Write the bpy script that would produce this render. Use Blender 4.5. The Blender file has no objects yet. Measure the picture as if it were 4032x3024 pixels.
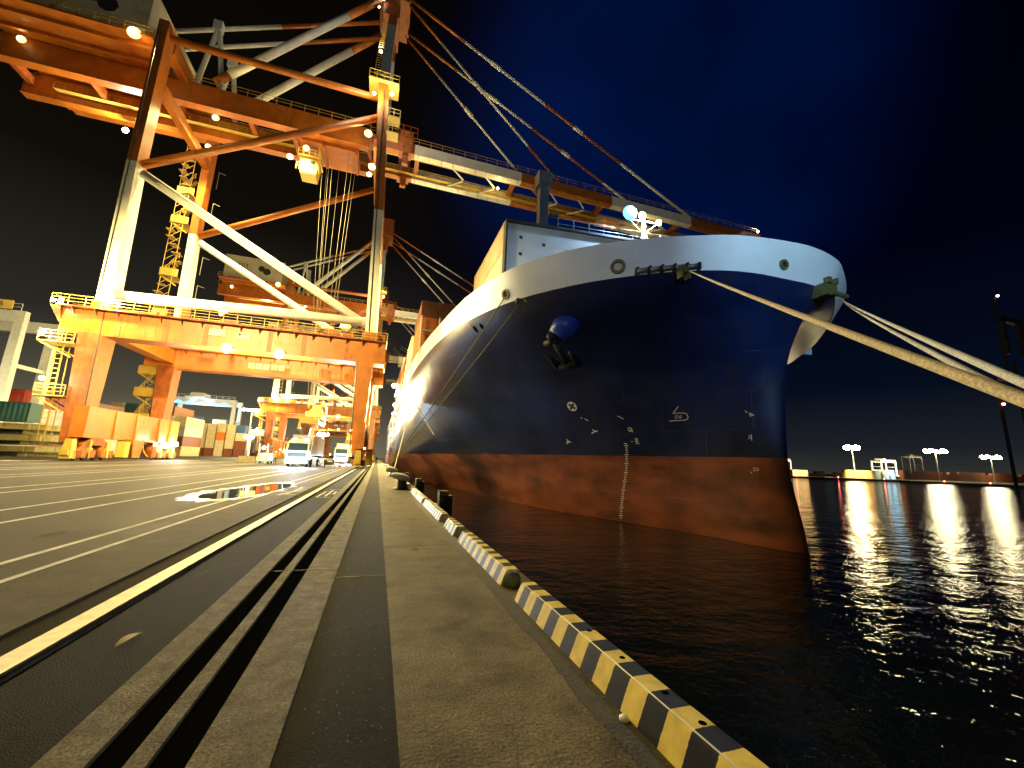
import bpy, bmesh, math, random
import numpy as np
from mathutils import Vector, Matrix, noise
from mathutils.bvhtree import BVHTree
random.seed(7)
S = bpy.context.scene
COL = S.collection
V = Vector

# ------------------------------------------------------------------ materials
def mat(name, col, rough=.5, metal=0, var=.0, vscale=2.0, rust=0.0, rustcol=(.09, .035, .012), bump=0, bscale=20, spec=.5, stretch=(1, 1, 1), detail=6, rscale=1.6):
    m = bpy.data.materials.new(name); m.use_nodes = True
    nt = m.node_tree; N = nt.nodes; L = nt.links
    b = N['Principled BSDF']
    b.inputs['Base Color'].default_value = (*col, 1)
    b.inputs['Roughness'].default_value = rough
    b.inputs['Metallic'].default_value = metal
    b.inputs['Specular IOR Level'].default_value = spec
    if var or rust or bump:
        tc = N.new('ShaderNodeTexCoord'); mp = N.new('ShaderNodeMapping')
        mp.inputs['Scale'].default_value = stretch
        L.new(tc.outputs['Object'], mp.inputs[0])
        src = None
        if var:
            n = N.new('ShaderNodeTexNoise'); n.inputs['Scale'].default_value = vscale; n.inputs['Detail'].default_value = detail
            L.new(mp.outputs[0], n.inputs['Vector'])
            mr = N.new('ShaderNodeMapRange'); mr.inputs[1].default_value = .3; mr.inputs[2].default_value = .7
            mr.inputs[3].default_value = 1 - var; mr.inputs[4].default_value = 1 + var
            L.new(n.outputs[0], mr.inputs[0])
            mx = N.new('ShaderNodeMix'); mx.data_type = 'RGBA'; mx.blend_type = 'MULTIPLY'; mx.inputs[0].default_value = 1
            mx.inputs[6].default_value = (*col, 1)
            L.new(mr.outputs[0], mx.inputs[7]); src = mx.outputs[2]
            if detail >= 10:
                n.inputs['Roughness'].default_value = .66
                f = N.new('ShaderNodeTexNoise'); f.inputs['Scale'].default_value = 55; f.inputs['Detail'].default_value = 6; f.inputs['Roughness'].default_value = .7
                L.new(mp.outputs[0], f.inputs['Vector'])
                fr = N.new('ShaderNodeMapRange'); fr.inputs[1].default_value = .35; fr.inputs[2].default_value = .65; fr.inputs[3].default_value = .5; fr.inputs[4].default_value = 1.6
                L.new(f.outputs[0], fr.inputs[0])
                fm_ = N.new('ShaderNodeMix'); fm_.data_type = 'RGBA'; fm_.blend_type = 'MULTIPLY'; fm_.inputs[0].default_value = 1
                L.new(src, fm_.inputs[6]); L.new(fr.outputs[0], fm_.inputs[7]); src = fm_.outputs[2]
            mr2 = N.new('ShaderNodeMapRange'); mr2.inputs[3].default_value = rough * .75; mr2.inputs[4].default_value = min(1, rough * 1.3)
            L.new(n.outputs[0], mr2.inputs[0]); L.new(mr2.outputs[0], b.inputs['Roughness'])
        if rust:
            mp2 = N.new('ShaderNodeMapping'); mp2.inputs['Scale'].default_value = (1.3, 1.3, .22)
            L.new(tc.outputs['Object'], mp2.inputs[0])
            n2 = N.new('ShaderNodeTexNoise'); n2.inputs['Scale'].default_value = rscale; n2.inputs['Detail'].default_value = 9; n2.inputs['Roughness'].default_value = .65
            L.new(mp2.outputs[0], n2.inputs['Vector'])
            mr3 = N.new('ShaderNodeMapRange'); mr3.inputs[1].default_value = .66 - rust * .2; mr3.inputs[2].default_value = .74
            mr3.inputs[4].default_value = .85
            L.new(n2.outputs[0], mr3.inputs[0])
            mx2 = N.new('ShaderNodeMix'); mx2.data_type = 'RGBA'
            L.new(mr3.outputs[0], mx2.inputs[0])
            if src: L.new(src, mx2.inputs[6])
            else: mx2.inputs[6].default_value = (*col, 1)
            mx2.inputs[7].default_value = (*rustcol, 1); src = mx2.outputs[2]
        if src: L.new(src, b.inputs['Base Color'])
        if bump:
            n3 = N.new('ShaderNodeTexNoise'); n3.inputs['Scale'].default_value = bscale; n3.inputs['Detail'].default_value = 5
            L.new(mp.outputs[0], n3.inputs['Vector'])
            bp = N.new('ShaderNodeBump'); bp.inputs['Strength'].default_value = bump; bp.inputs['Distance'].default_value = .02
            L.new(n3.outputs[0], bp.inputs['Height']); L.new(bp.outputs[0], b.inputs['Normal'])
    return m

def emit(name, col, s, sample=False):
    m = bpy.data.materials.new(name); m.use_nodes = True
    b = m.node_tree.nodes['Principled BSDF']
    b.inputs['Base Color'].default_value = (*col, 1)
    b.inputs['Emission Color'].default_value = (*col, 1); b.inputs['Emission Strength'].default_value = s
    if not sample: m.cycles.emission_sampling = 'NONE'
    return m

M = {}
M['orange'] = mat('orange_crane_paint', (.38, .115, .01), .42, var=.22, vscale=.7, rust=.45)
M['orange_dirty'] = mat('worn_orange_crane_paint', (.3, .078, .01), .5, var=.3, vscale=1.2, rust=.7)
M['white'] = mat('white_crane_paint', (.78, .76, .68), .4, var=.08, vscale=.8, rust=.25, rustcol=(.3, .2, .1))
M['yellow'] = mat('yellow_safety_paint', (.52, .35, .06), .45, var=.1)
M['cream'] = mat('cream_house_paint', (.62, .58, .42), .5, var=.12, vscale=.5, rust=.2)
M['dark'] = mat('dark_machine_steel', (.035, .032, .03), .45, var=.3)
M['steel'] = mat('galvanised_steel', (.33, .33, .33), .4, metal=.7, var=.15)
M['rope_wire'] = mat('wire_rope', (.3, .27, .2), .4, metal=.3)
M['hull'] = mat('dark_blue_hull_paint', (.006, .015, .07), .36, var=.4, vscale=.25, rust=.75, rustcol=(.03, .026, .03), bump=.3, bscale=.6, spec=.5, rscale=1.0)
M['boot'] = mat('red_antifouling_paint', (.2, .05, .014), .48, var=.6, vscale=.3, rust=.3, rustcol=(.12, .04, .02), bump=.3, bscale=1.2, stretch=(1, 1, 2.2))
M['band'] = mat('white_bulwark_paint', (.86, .86, .82), .38, var=.06, vscale=.4, rust=.08, rustcol=(.5, .42, .3))
M['deckgreen'] = mat('deck_paint', (.05, .08, .06), .6)
M['breakwater'] = mat('pale_grey_plate', (.55, .6, .62), .45, var=.1, vscale=.6, rust=.15)
M['rope'] = mat('mooring_rope_fibre', (.62, .5, .3), .9, var=.35, vscale=40, bump=.7, bscale=130)
M['rope_w'] = mat('pale_mooring_rope_fibre', (.62, .6, .55), .9, var=.35, vscale=40, bump=.7, bscale=130)
M['rubber'] = mat('black_rubber', (.02, .02, .02), .6)
M['kgreen'] = mat('green_kerb_steel', (.16, .2, .11), .5, var=.3, vscale=12, bump=.2)
M['olive'] = mat('olive_fairlead_paint', (.12, .12, .035), .5, var=.3, vscale=4)
M['markw'] = mat('white_hull_marking', (.78, .76, .66), .5)
M['roadw'] = mat('worn_white_road_paint', (.5, .5, .46), .6, var=.35, vscale=3)
M['asphalt'] = mat('asphalt', (.03, .0255, .018), .66, var=.6, vscale=.9, bump=.6, bscale=120, detail=12, spec=.16)
M['asphalt2'] = mat('old_asphalt_strip', (.0095, .0085, .0065), .85, var=.7, vscale=9, bump=1, bscale=90, detail=14, spec=.08)
M['concrete'] = mat('stained_quay_concrete', (.155, .13, .082), .8, var=.7, vscale=1.6, bump=.7, bscale=45, detail=15, spec=.1, rust=.25, rustcol=(.05, .042, .03))
M['conc3'] = mat('worn_brown_concrete', (.085, .075, .055), .75, var=.5, vscale=2, bump=.5, bscale=60, detail=14, spec=.1)
M['conc2'] = mat('concrete_edging', (.155, .133, .088), .8, var=.55, vscale=5, bump=.6, bscale=60, detail=14, spec=.1)
M['quaywall'] = mat('wet_quay_wall', (.05, .045, .04), .6, var=.4, vscale=1)
M['railsteel'] = mat('polished_rail_steel', (.44, .38, .27), .5, metal=.7, var=.3, vscale=8)
M['slot'] = mat('slot_shade_black', (.004, .004, .004), 1, spec=0)  # flat black paints in the shade inside slots and holes
M['rtgwhite'] = mat('pale_gantry_paint', (.62, .64, .6), .45, var=.1)
M['glass'] = mat('tinted_glass', (.02, .03, .035), .08)
M['skin'] = mat('skin', (.45, .26, .18), .6)
M['navy'] = mat('navy_work_trousers', (.03, .04, .08), .8)
M['hivis'] = mat('orange_work_vest', (.75, .2, .04), .7)
M['land'] = mat('far_shore_ground', (.04, .035, .03), .9, var=.3, vscale=.05)
M['signy'] = mat('yellow_number_plate', (.75, .55, .1), .5)
M['signw'] = mat('pale_name_plate', (.75, .68, .42), .5)
M['ink'] = mat('dark_lettering', (.03, .03, .03), .6)
M['green'] = mat('green_lettering', (.1, .2, .03), .6)
WARM = (1, .77, .28); NEUT = (1, .86, .6); COOL = (.45, .75, 1)
M['lampwarm'] = emit('sodium_lamp_glow', (1, .72, .28), 30)
M['lampwhite'] = emit('white_lamp_glow', (1, .93, .75), 30)
M['lampblue'] = emit('bluish_lamp_glow', (.4, .75, 1), 30)
M['lampcyan'] = emit('cyan_floodlight_glow', (.12, .6, 1), 3.2)
M['lampred'] = emit('red_beacon_glow', (1, .15, .12), 25)
M['farlamp'] = emit('far_mast_lamp_glow', (1, .86, .52), 95, True)
M['farwhite'] = emit('far_white_lamp_glow', (.8, .92, 1), 40, True)
M['stripblue'] = emit('blue_led_strip', (.1, .5, 1), 5)
M['bluetarp'] = mat('light_blue_panel', (.1, .45, .7), .5)

def stripe_mat(c1=(.92, .7, .14, 1), nm='yellow_and_black_kerb_stripes'):
    m = bpy.data.materials.new(nm); m.use_nodes = True
    nt = m.node_tree; N = nt.nodes; L = nt.links; b = N['Principled BSDF']
    tc = N.new('ShaderNodeTexCoord'); sp = N.new('ShaderNodeSeparateXYZ'); L.new(tc.outputs['Object'], sp.inputs[0])
    nz = N.new('ShaderNodeTexNoise'); nz.inputs['Scale'].default_value = 30; L.new(tc.outputs['Object'], nz.inputs['Vector'])
    ad = N.new('ShaderNodeMath'); ad.operation = 'MULTIPLY_ADD'; ad.inputs[1].default_value = .012; L.new(nz.outputs[0], ad.inputs[0]); L.new(sp.outputs[1], ad.inputs[2])
    md = N.new('ShaderNodeMath'); md.operation = 'FLOORED_MODULO'; md.inputs[1].default_value = .36; L.new(ad.outputs[0], md.inputs[0])
    gt = N.new('ShaderNodeMath'); gt.operation = 'GREATER_THAN'; gt.inputs[1].default_value = .18; L.new(md.outputs[0], gt.inputs[0])
    n2 = N.new('ShaderNodeTexNoise'); n2.inputs['Scale'].default_value = 9; n2.inputs['Detail'].default_value = 9; L.new(tc.outputs['Object'], n2.inputs['Vector'])
    mr = N.new('ShaderNodeMapRange'); mr.inputs[1].default_value = .35; mr.inputs[2].default_value = .7; mr.inputs[3].default_value = 1; mr.inputs[4].default_value = .72; L.new(n2.outputs[0], mr.inputs[0])
    mx = N.new('ShaderNodeMix'); mx.data_type = 'RGBA'; L.new(gt.outputs[0], mx.inputs[0])
    mx.inputs[6].default_value = c1; mx.inputs[7].default_value = (.003, .0035, .007, 1)
    mm = N.new('ShaderNodeMix'); mm.data_type = 'RGBA'; mm.blend_type = 'MULTIPLY'; mm.inputs[0].default_value = 1
    L.new(mx.outputs[2], mm.inputs[6]); L.new(mr.outputs[0], mm.inputs[7]); L.new(mm.outputs[2], b.inputs['Base Color'])
    b.inputs['Roughness'].default_value = .55; b.inputs['Specular IOR Level'].default_value = .12
    bp = N.new('ShaderNodeBump'); bp.inputs['Strength'].default_value = .3; bp.inputs['Distance'].default_value = .01
    L.new(n2.outputs[0], bp.inputs['Height']); L.new(bp.outputs[0], b.inputs['Normal'])
    return m
M['stripes'] = stripe_mat()
M['stripes_pale'] = stripe_mat((.8, .72, .45, 1), 'cream_and_black_kerb_stripes')

def seams(m, sz=(9.0, 2.7), dist=.02):
    nt = m.node_tree; N = nt.nodes; L = nt.links; b = N['Principled BSDF']
    tc = N.new('ShaderNodeTexCoord'); sp = N.new('ShaderNodeSeparateXYZ'); L.new(tc.outputs['Object'], sp.inputs[0])
    ad = N.new('ShaderNodeMath'); ad.operation = 'MULTIPLY_ADD'; ad.inputs[1].default_value = -1.0; L.new(sp.outputs[0], ad.inputs[0]); L.new(sp.outputs[1], ad.inputs[2])
    cb = N.new('ShaderNodeCombineXYZ'); L.new(ad.outputs[0], cb.inputs[0]); L.new(sp.outputs[2], cb.inputs[1])
    br = N.new('ShaderNodeTexBrick'); br.inputs['Scale'].default_value = 1; br.inputs['Brick Width'].default_value = sz[0]; br.inputs['Row Height'].default_value = sz[1]
    br.inputs['Mortar Size'].default_value = .035; br.inputs['Mortar Smooth'].default_value = 1; L.new(cb.outputs[0], br.inputs[0])
    old = b.inputs['Normal'].links[0].from_node if b.inputs['Normal'].links else None
    n4 = N.new('ShaderNodeTexNoise'); n4.inputs['Scale'].default_value = .55; n4.inputs['Detail'].default_value = 2; L.new(tc.outputs['Object'], n4.inputs['Vector'])
    mm = N.new('ShaderNodeMath'); mm.operation = 'MULTIPLY_ADD'; mm.inputs[1].default_value = -.24; L.new(br.outputs['Fac'], mm.inputs[0]); L.new(n4.outputs[0], mm.inputs[2])
    bp = N.new('ShaderNodeBump'); bp.inputs['Strength'].default_value = .8; bp.inputs['Distance'].default_value = dist * 2.5; L.new(mm.outputs[0], bp.inputs['Height'])
    if old: L.new(old.outputs[0], bp.inputs['Normal'])
    L.new(bp.outputs[0], b.inputs['Normal'])
for k in ('hull', 'boot', 'band'): seams(M[k])
seams(M['orange'], (3.0, 1.4), .006); seams(M['white'], (4.2, 2.2), .006)

def water_mat():
    m = bpy.data.materials.new('dark_harbour_water'); m.use_nodes = True
    nt = m.node_tree; N = nt.nodes; L = nt.links; b = N['Principled BSDF']
    b.inputs['Base Color'].default_value = (.004, .006, .007, 1); b.inputs['Roughness'].default_value = .05
    b.inputs['IOR'].default_value = 1.33
    tc = N.new('ShaderNodeTexCoord')
    hs = None
    for sc, st, w, det in ((.22, (1, 1.5, 1), 1.0, 2), (.9, (1, 1.4, 1), .5, 4), (3.2, (1, 1.2, 1), .16, 3)):
        mp = N.new('ShaderNodeMapping'); mp.inputs['Scale'].default_value = st; mp.inputs['Rotation'].default_value = (0, 0, .5)
        L.new(tc.outputs['Object'], mp.inputs[0])
        n = N.new('ShaderNodeTexNoise'); n.inputs['Scale'].default_value = sc; n.inputs['Detail'].default_value = det
        L.new(mp.outputs[0], n.inputs['Vector'])
        a = N.new('ShaderNodeMath'); a.operation = 'MULTIPLY_ADD'; a.inputs[1].default_value = w
        L.new(n.outputs[0], a.inputs[0])
        if hs: L.new(hs, a.inputs[2])
        else: a.inputs[2].default_value = 0
        hs = a.outputs[0]
    bp = N.new('ShaderNodeBump'); bp.inputs['Strength'].default_value = 1; bp.inputs['Distance'].default_value = .17
    L.new(hs, bp.inputs['Height']); L.new(bp.outputs[0], b.inputs['Normal'])
    return m
M['water'] = water_mat()

def contmat(name, c):
    return mat(name, c, .5, var=.18, vscale=.8, rust=.35)
CM = {k: contmat('container_paint_' + k, c) for k, c in dict(
    red=(.3, .03, .015), brown=(.16, .05, .02), orange=(.5, .14, .02), cream=(.46, .39, .23), white=(.6, .58, .5),
    teal=(.02, .08, .09), blue=(.03, .08, .2), grey=(.3, .3, .28), green=(.04, .14, .06), tan=(.5, .34, .15)).items()}

# ------------------------------------------------------------------ mesh builder
class MB:
    def __init__(s): s.v = []; s.f = []; s.m = []
    def face(s, ids, m=0): s.f.append(ids); s.m.append(m)
    def add(s, vs, fs, m=0):
        o = len(s.v); s.v += [tuple(p) for p in vs]
        for f in fs: s.f.append([o + i for i in f]); s.m.append(m)
        return s
    def box(s, x0, x1, y0, y1, z0, z1, m=0):
        vs = [(x, y, z) for z in (z0, z1) for x, y in ((x0, y0), (x1, y0), (x1, y1), (x0, y1))]
        return s.add(vs, [(0, 3, 2, 1), (4, 5, 6, 7), (0, 1, 5, 4), (1, 2, 6, 5), (2, 3, 7, 6), (3, 0, 4, 7)], m)
    def hexa(s, b, t, m=0):
        return s.add(list(b) + list(t), [(0, 3, 2, 1), (4, 5, 6, 7), (0, 1, 5, 4), (1, 2, 6, 5), (2, 3, 7, 6), (3, 0, 4, 7)], m)
    def taper(s, a, b, m=0):  # a, b = (x0,x1,y0,y1,z)
        q = lambda r: [(r[0], r[2], r[4]), (r[1], r[2], r[4]), (r[1], r[3], r[4]), (r[0], r[3], r[4])]
        return s.hexa(q(a), q(b), m)
    def tube(s, p, q, r, n=10, m=0, r2=None, cap=True):
        p = V(p); q = V(q); d = (q - p).normalized(); r2 = r if r2 is None else r2
        a = d.orthogonal().normalized()
        if abs(d.z) < .99:
            a = V((0, 0, 1)).cross(d).normalized()
        b = d.cross(a)
        vs = []
        for c, rr in ((p, r), (q, r2)):
            for i in range(n):
                t = 2 * math.pi * (i + .5) / n; vs.append(c + a * math.cos(t) * rr + b * math.sin(t) * rr)
        fs = [(i, (i + 1) % n, n + (i + 1) % n, n + i) for i in range(n)]
        if cap: fs += [tuple(range(n))[::-1], tuple(range(n, 2 * n))]
        return s.add(vs, fs, m)
    def bar(s, p, q, r, m=0): return s.tube(p, q, r, 4, m)
    def path(s, pts, r, n=8, m=0, r2=None):
        pts = [V(p) for p in pts]; rings = []
        up = V((0, 0, 1))
        for i, p in enumerate(pts):
            d = (pts[min(i + 1, len(pts) - 1)] - pts[max(i - 1, 0)]).normalized()
            a = up.cross(d)
            if a.length < .05: a = V((1, 0, 0)).cross(d)
            a.normalize(); b = d.cross(a)
            t = i / (len(pts) - 1); rr = r if r2 is None else r * (1 - t) + r2 * t
            rings.append([p + a * math.cos(2 * math.pi * k / n) * rr + b * math.sin(2 * math.pi * k / n) * rr for k in range(n)])
        vs = [x for rg in rings for x in rg]
        fs = [(i * n + k, i * n + (k + 1) % n, (i + 1) * n + (k + 1) % n, (i + 1) * n + k) for i in range(len(pts) - 1) for k in range(n)]
        fs += [tuple(range(n))[::-1], tuple(range(len(vs) - n, len(vs)))]
        return s.add(vs, fs, m)
    def rail(s, p, q, h=1.1, step=2.0, r=.035, m=0, mids=(.5,)):
        p = V(p); q = V(q); L = (q - p).length; n = max(1, round(L / step)); up = V((0, 0, h))
        for i in range(n + 1):
            c = p.lerp(q, i / n); s.bar(c, c + up, r, m)
        s.bar(p + up, q + up, r, m)
        for k in mids: s.bar(p + up * k, q + up * k, r * .75, m)
        return s
    def ball(s, c, rx, ry=None, rz=None, n=12, k=8, m=0):
        ry = rx if ry is None else ry; rz = rx if rz is None else rz
        vs = [(c[0], c[1], c[2] - rz)]
        for j in range(1, k):
            t = math.pi * j / k - math.pi / 2
            for i in range(n):
                a = 2 * math.pi * i / n
                vs.append((c[0] + rx * math.cos(t) * math.cos(a), c[1] + ry * math.cos(t) * math.sin(a), c[2] + rz * math.sin(t)))
        vs.append((c[0], c[1], c[2] + rz)); fs = []
        for i in range(n): fs.append((0, 1 + (i + 1) % n, 1 + i))
        for j in range(k - 2):
            for i in range(n):
                a = 1 + j * n; fs.append((a + i, a + (i + 1) % n, a + n + (i + 1) % n, a + n + i))
        a = 1 + (k - 2) * n
        for i in range(n): fs.append((a + i, a + (i + 1) % n, len(vs) - 1))
        return s.add(vs, fs, m)
    def lathe(s, c, prof, n=20, m=0, axis='z'):
        vs = []; k = len(prof)
        for i in range(n):
            a = 2 * math.pi * i / n
            for r, h in prof:
                p = (r * math.cos(a), r * math.sin(a), h)
                if axis == 'x': p = (p[2], p[0], p[1])
                if axis == 'y': p = (p[0], p[2], p[1])
                vs.append((c[0] + p[0], c[1] + p[1], c[2] + p[2]))
        fs = [(i * k + j, ((i + 1) % n) * k + j, ((i + 1) % n) * k + j + 1, i * k + j + 1) for i in range(n) for j in range(k - 1)]
        return s.add(vs, fs, m)
    def build(s, name, mats, parent=None, smooth=False, off=None):
        me = bpy.data.meshes.new(name)
        o3 = V(off) if off is not None else (wl(parent) if parent else V((0, 0, 0)))
        me.from_pydata([tuple(V(p) - o3) for p in s.v], [], s.f)
        if not isinstance(mats, (list, tuple)): mats = [mats]
        for mm in mats: me.materials.append(M[mm] if isinstance(mm, str) else mm)
        me.polygons.foreach_set('material_index', s.m)
        if smooth: me.polygons.foreach_set('use_smooth', [True] * len(me.polygons))
        me.update()
        o = bpy.data.objects.new(name, me); COL.objects.link(o)
        if parent: o.parent = parent
        elif off is not None: o.location = off
        return o
def wl(o):
    r = V((0, 0, 0))
    while o: r += o.location; o = o.parent
    return r
def tag(o, label=None, cat=None, group=None, kind=None):
    if label: o['label'] = label
    if cat: o['category'] = cat
    if group: o['group'] = group
    if kind: o['kind'] = kind
    return o
def thing(name, label, cat, loc=(0, 0, 0), group=None):
    o = bpy.data.objects.new(name, None); COL.objects.link(o); o.location = loc
    return tag(o, label, cat, group)
def kids(o): return [c for c in bpy.data.objects if c.parent == o]
def copy_tree(o, parent=None):
    c = o.copy(); COL.objects.link(c); c.parent = parent
    for ch in kids(o): copy_tree(ch, c)
    return c
def light(kind, loc, col, power, parent=None, radius=.15, target=None, cone=120, blend=.6):
    ld = bpy.data.lights.new('lamp_light', kind); ld.energy = power; ld.color = col; ld.shadow_soft_size = radius
    if kind == 'SPOT': ld.spot_size = math.radians(cone); ld.spot_blend = blend
    o = bpy.data.objects.new('lamp_light', ld); COL.objects.link(o)
    o.location = V(loc) - (wl(parent) if parent else V((0, 0, 0)))
    if target is not None: o.rotation_euler = (V(target) - V(loc)).to_track_quat('-Z', 'Y').to_euler()
    if parent: o.parent = parent
    return o
def text(name, s, size, loc, rot, matname, parent=None, ext=.01):
    cu = bpy.data.curves.new(name, 'FONT'); cu.body = s; cu.size = size; cu.extrude = ext; cu.align_x = 'CENTER'; cu.align_y = 'CENTER'
    cu.materials.append(M[matname]); o = bpy.data.objects.new(name, cu); COL.objects.link(o)
    o.location = V(loc) - (wl(parent) if parent else V((0, 0, 0))); o.rotation_euler = rot
    if parent: o.parent = parent
    bpy.context.view_layer.update()
    me = bpy.data.meshes.new_from_object(o); o2 = bpy.data.objects.new(name, me); COL.objects.link(o2)
    o2.location = o.location; o2.rotation_euler = o.rotation_euler; o2.parent = o.parent; bpy.data.objects.remove(o)
    return o2
FACE = (math.pi / 2, 0, 0)   # lettering that faces -Y

# ------------------------------------------------------------------ camera
cd = bpy.data.cameras.new('camera'); cam = bpy.data.objects.new('camera', cd); COL.objects.link(cam)
cd.sensor_width = 36; cd.lens = 36 * 880 / 2212; cd.clip_start = .05; cd.clip_end = 8000
VPx, VPy, SL, F = 814 - 1106, 988 - 829.5, .036, 880
q = V((VPx, VPy, F)).normalized(); n = q.cross(V((1, SL, 0))).normalized()
if n.y > 0: n = -n
ax = q.cross(n)
rows = (ax, q, n)    # world X, Y, Z axes written in camera space (x right, y down, z forward)
right = V([r.x for r in rows]); up = -V([r.y for r in rows]); back = -V([r.z for r in rows])
cam.matrix_world = Matrix(((right.x, up.x, back.x, 0), (right.y, up.y, back.y, 0), (right.z, up.z, back.z, 1.5), (0, 0, 0, 1)))
S.camera = cam

# ------------------------------------------------------------------ ground
def sheet(name, x0, x1, y0, y1, z, m, kind='structure'):
    o = MB().add([(x0, y0, z), (x1, y0, z), (x1, y1, z), (x0, y1, z)], [(0, 1, 2, 3)]).build(name, m)
    return tag(o, kind=kind)
EDGE = 2.05
def slab(name, x0, x1, top, m, bot=-14):
    return tag(MB().box(x0, x1, -300, 3000, bot, top).build(name, m), kind='structure')
slab('apron', -2600, -3.75, 0, 'asphalt')
slab('concrete_rail_bed', -3.75, -2.72, 0, 'conc3')
slab('mid_asphalt', -2.12, -1.42, 0, 'asphalt2')
slab('slot_edging', -1.42, -1.19, .004, 'conc2'); slab('slot_edging', -1.02, -.92, .004, 'conc2'); slab('slot_edging', -.74, -.36, .004, 'conc2')
slab('asphalt_strip', -.36, .25, -.006, 'asphalt2')
slab('quay_edge_paving', .25, EDGE, 0, 'concrete')
slab('cable_slot', -1.19, -1.02, -.025, 'slot'); slab('cable_slot', -.92, -.74, -.025, 'slot')
slab('rail_groove', -2.72, -2.46, -.03, 'asphalt2'); slab('rail_groove', -2.46, -2.12, -.09, 'slot')
# crane rails
def rail_obj(name, x, label):
    b = MB(); b.box(x - .05, x + .05, -60, 900, -.09 if x > -5 else .002, -.01 if x > -5 else .03); b.box(x - .095, x + .095, -60, 900, -.01 if x > -5 else .03, .012 if x > -5 else .055)
    return tag(b.build(name, 'railsteel'), label, 'rail')
rail_obj('crane_rail', -2.32, 'long shiny steel crane rail beside the twin dark cable slots')
rail_obj('crane_rail', -31.6, 'far steel crane rail under the landward crane legs')
# painted lines
for x, w in ((-3.82, .09), (-4.42, .1), (-6.78, .13), (-8.08, .13), (-11.02, .14), (-12.24, .14), (-16.13, .15), (-17.4, .15), (-21.07, .18), (-22.4, .18), (-26.5, .2)):
    sheet('lane_line', x - w / 2, x + w / 2, -20, 400, .0055 if x < -3.9 else .006, 'roadw')
# joints across the quay edge
b = MB()
for y in (7.7, 14.6, 21.6, 28.6, 35.6, 42.6, 49.6): b.box(.26, 1.55, y, y + .018, 0, .0025)
tag(b.build('paving_joint', 'ink'), kind='structure')
M['dirtstrip'] = mat('damp_dirt', (.05, .04, .022), .6, var=.6, vscale=5, bump=.5, bscale=40, detail=12, spec=.2)
b = MB(); rg = random.Random(9); ys = [-1 + k * .12 for k in range(520)]
for k, y in enumerate(ys): w_ = .17 + .05 * noise.noise(V((y * 1.3, 0, 0))) + .03 * noise.noise(V((y * 6, 3, 0))); b.v += [(1.585 - w_, y, .0042), (1.6, y, .0042)]
for k in range(len(ys) - 1): b.face((2 * k, 2 * k + 1, 2 * k + 3, 2 * k + 2))
tag(b.build('dirt_strip', 'dirtstrip'), kind='structure')
b = MB()
def crack(x, y, dx, dy, n, w=.003, z=.0035):
    p = V((x, y)); a_ = math.atan2(dy, dx); st = math.hypot(dx, dy) / n; prev = None
    for i in range(n + 1):
        ww = w * (1 - i / (n + 1)); a_ += rg.uniform(-.5, .5) * .6; nn = V((-math.sin(a_), math.cos(a_))) * ww
        cur = ((p.x - nn.x, p.y - nn.y, z), (p.x + nn.x, p.y + nn.y, z))
        if prev: b.add([prev[0], prev[1], cur[1], cur[0]], [(0, 1, 2, 3)])
        prev = cur; p = p + V((math.cos(a_), math.sin(a_))) * st
for c_ in ((.28, 3.4, .9, .5, 22), (1.3, 5.2, -.7, .9, 22), (.3, 8.8, 1.0, -.4, 22), (.8, 2.2, .5, .5, 16), (-.34, 4.1, .5, .25, 16), (-.3, 7.0, .5, -.3, 16), (-2.0, 6.2, .6, 1.2, 20), (-3.7, 9, .9, .9, 20), (-4.0, 5.5, -1.6, 1.4, 26), (-5, 12, -2, 1, 26)): crack(*c_, w=.0045 if c_[0] < -1 else .003)
tag(b.build('surface_crack', 'ink'), kind='structure')
# painted characters on the ground
b = MB()
def strokes(cx, cy, w, h, segs, t=.14):
    for x0, y0, x1, y1 in segs:
        p = V((cx + (x0 - .5) * w, cy + (y0 - .5) * h)); r = V((cx + (x1 - .5) * w, cy + (y1 - .5) * h)); d = (r - p).normalized(); nn = V((-d.y, d.x)) * t
        p -= d * t * .5; r += d * t * .5
        b.add([(p.x - nn.x * .5, p.y - nn.y * .5, .0085), (r.x - nn.x * .5, r.y - nn.y * .5, .0085), (r.x + nn.x * .5, r.y + nn.y * .5, .0085), (p.x + nn.x * .5, p.y + nn.y * .5, .0085)], [(0, 1, 2, 3)])
strokes(-1.7, 18.6, .5, 3.8, [(.1, 1, .95, 1), (.15, .7, .9, .7), (.5, .9, .5, .1), (0, .35, 1, .35), (.15, .0, .9, .0), (.1, .7, 0, 0), (.9, .7, .9, .35)], .07)
strokes(-3.15, 19.6, .7, 4.2, [(.1, 1, .95, 1), (.3, .75, .9, .72), (.5, .95, .5, .1), (0, .35, 1, .4), (.15, .0, .9, .05), (.9, .75, .2, 0)], .09)
strokes(-3.2, 30, .7, 4.2, [(.1, 1, .95, 1), (.1, .5, .9, .5), (.1, 0, .9, 0)], .09)
tag(b.build('road_marking', 'roadw'), kind='structure')
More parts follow.
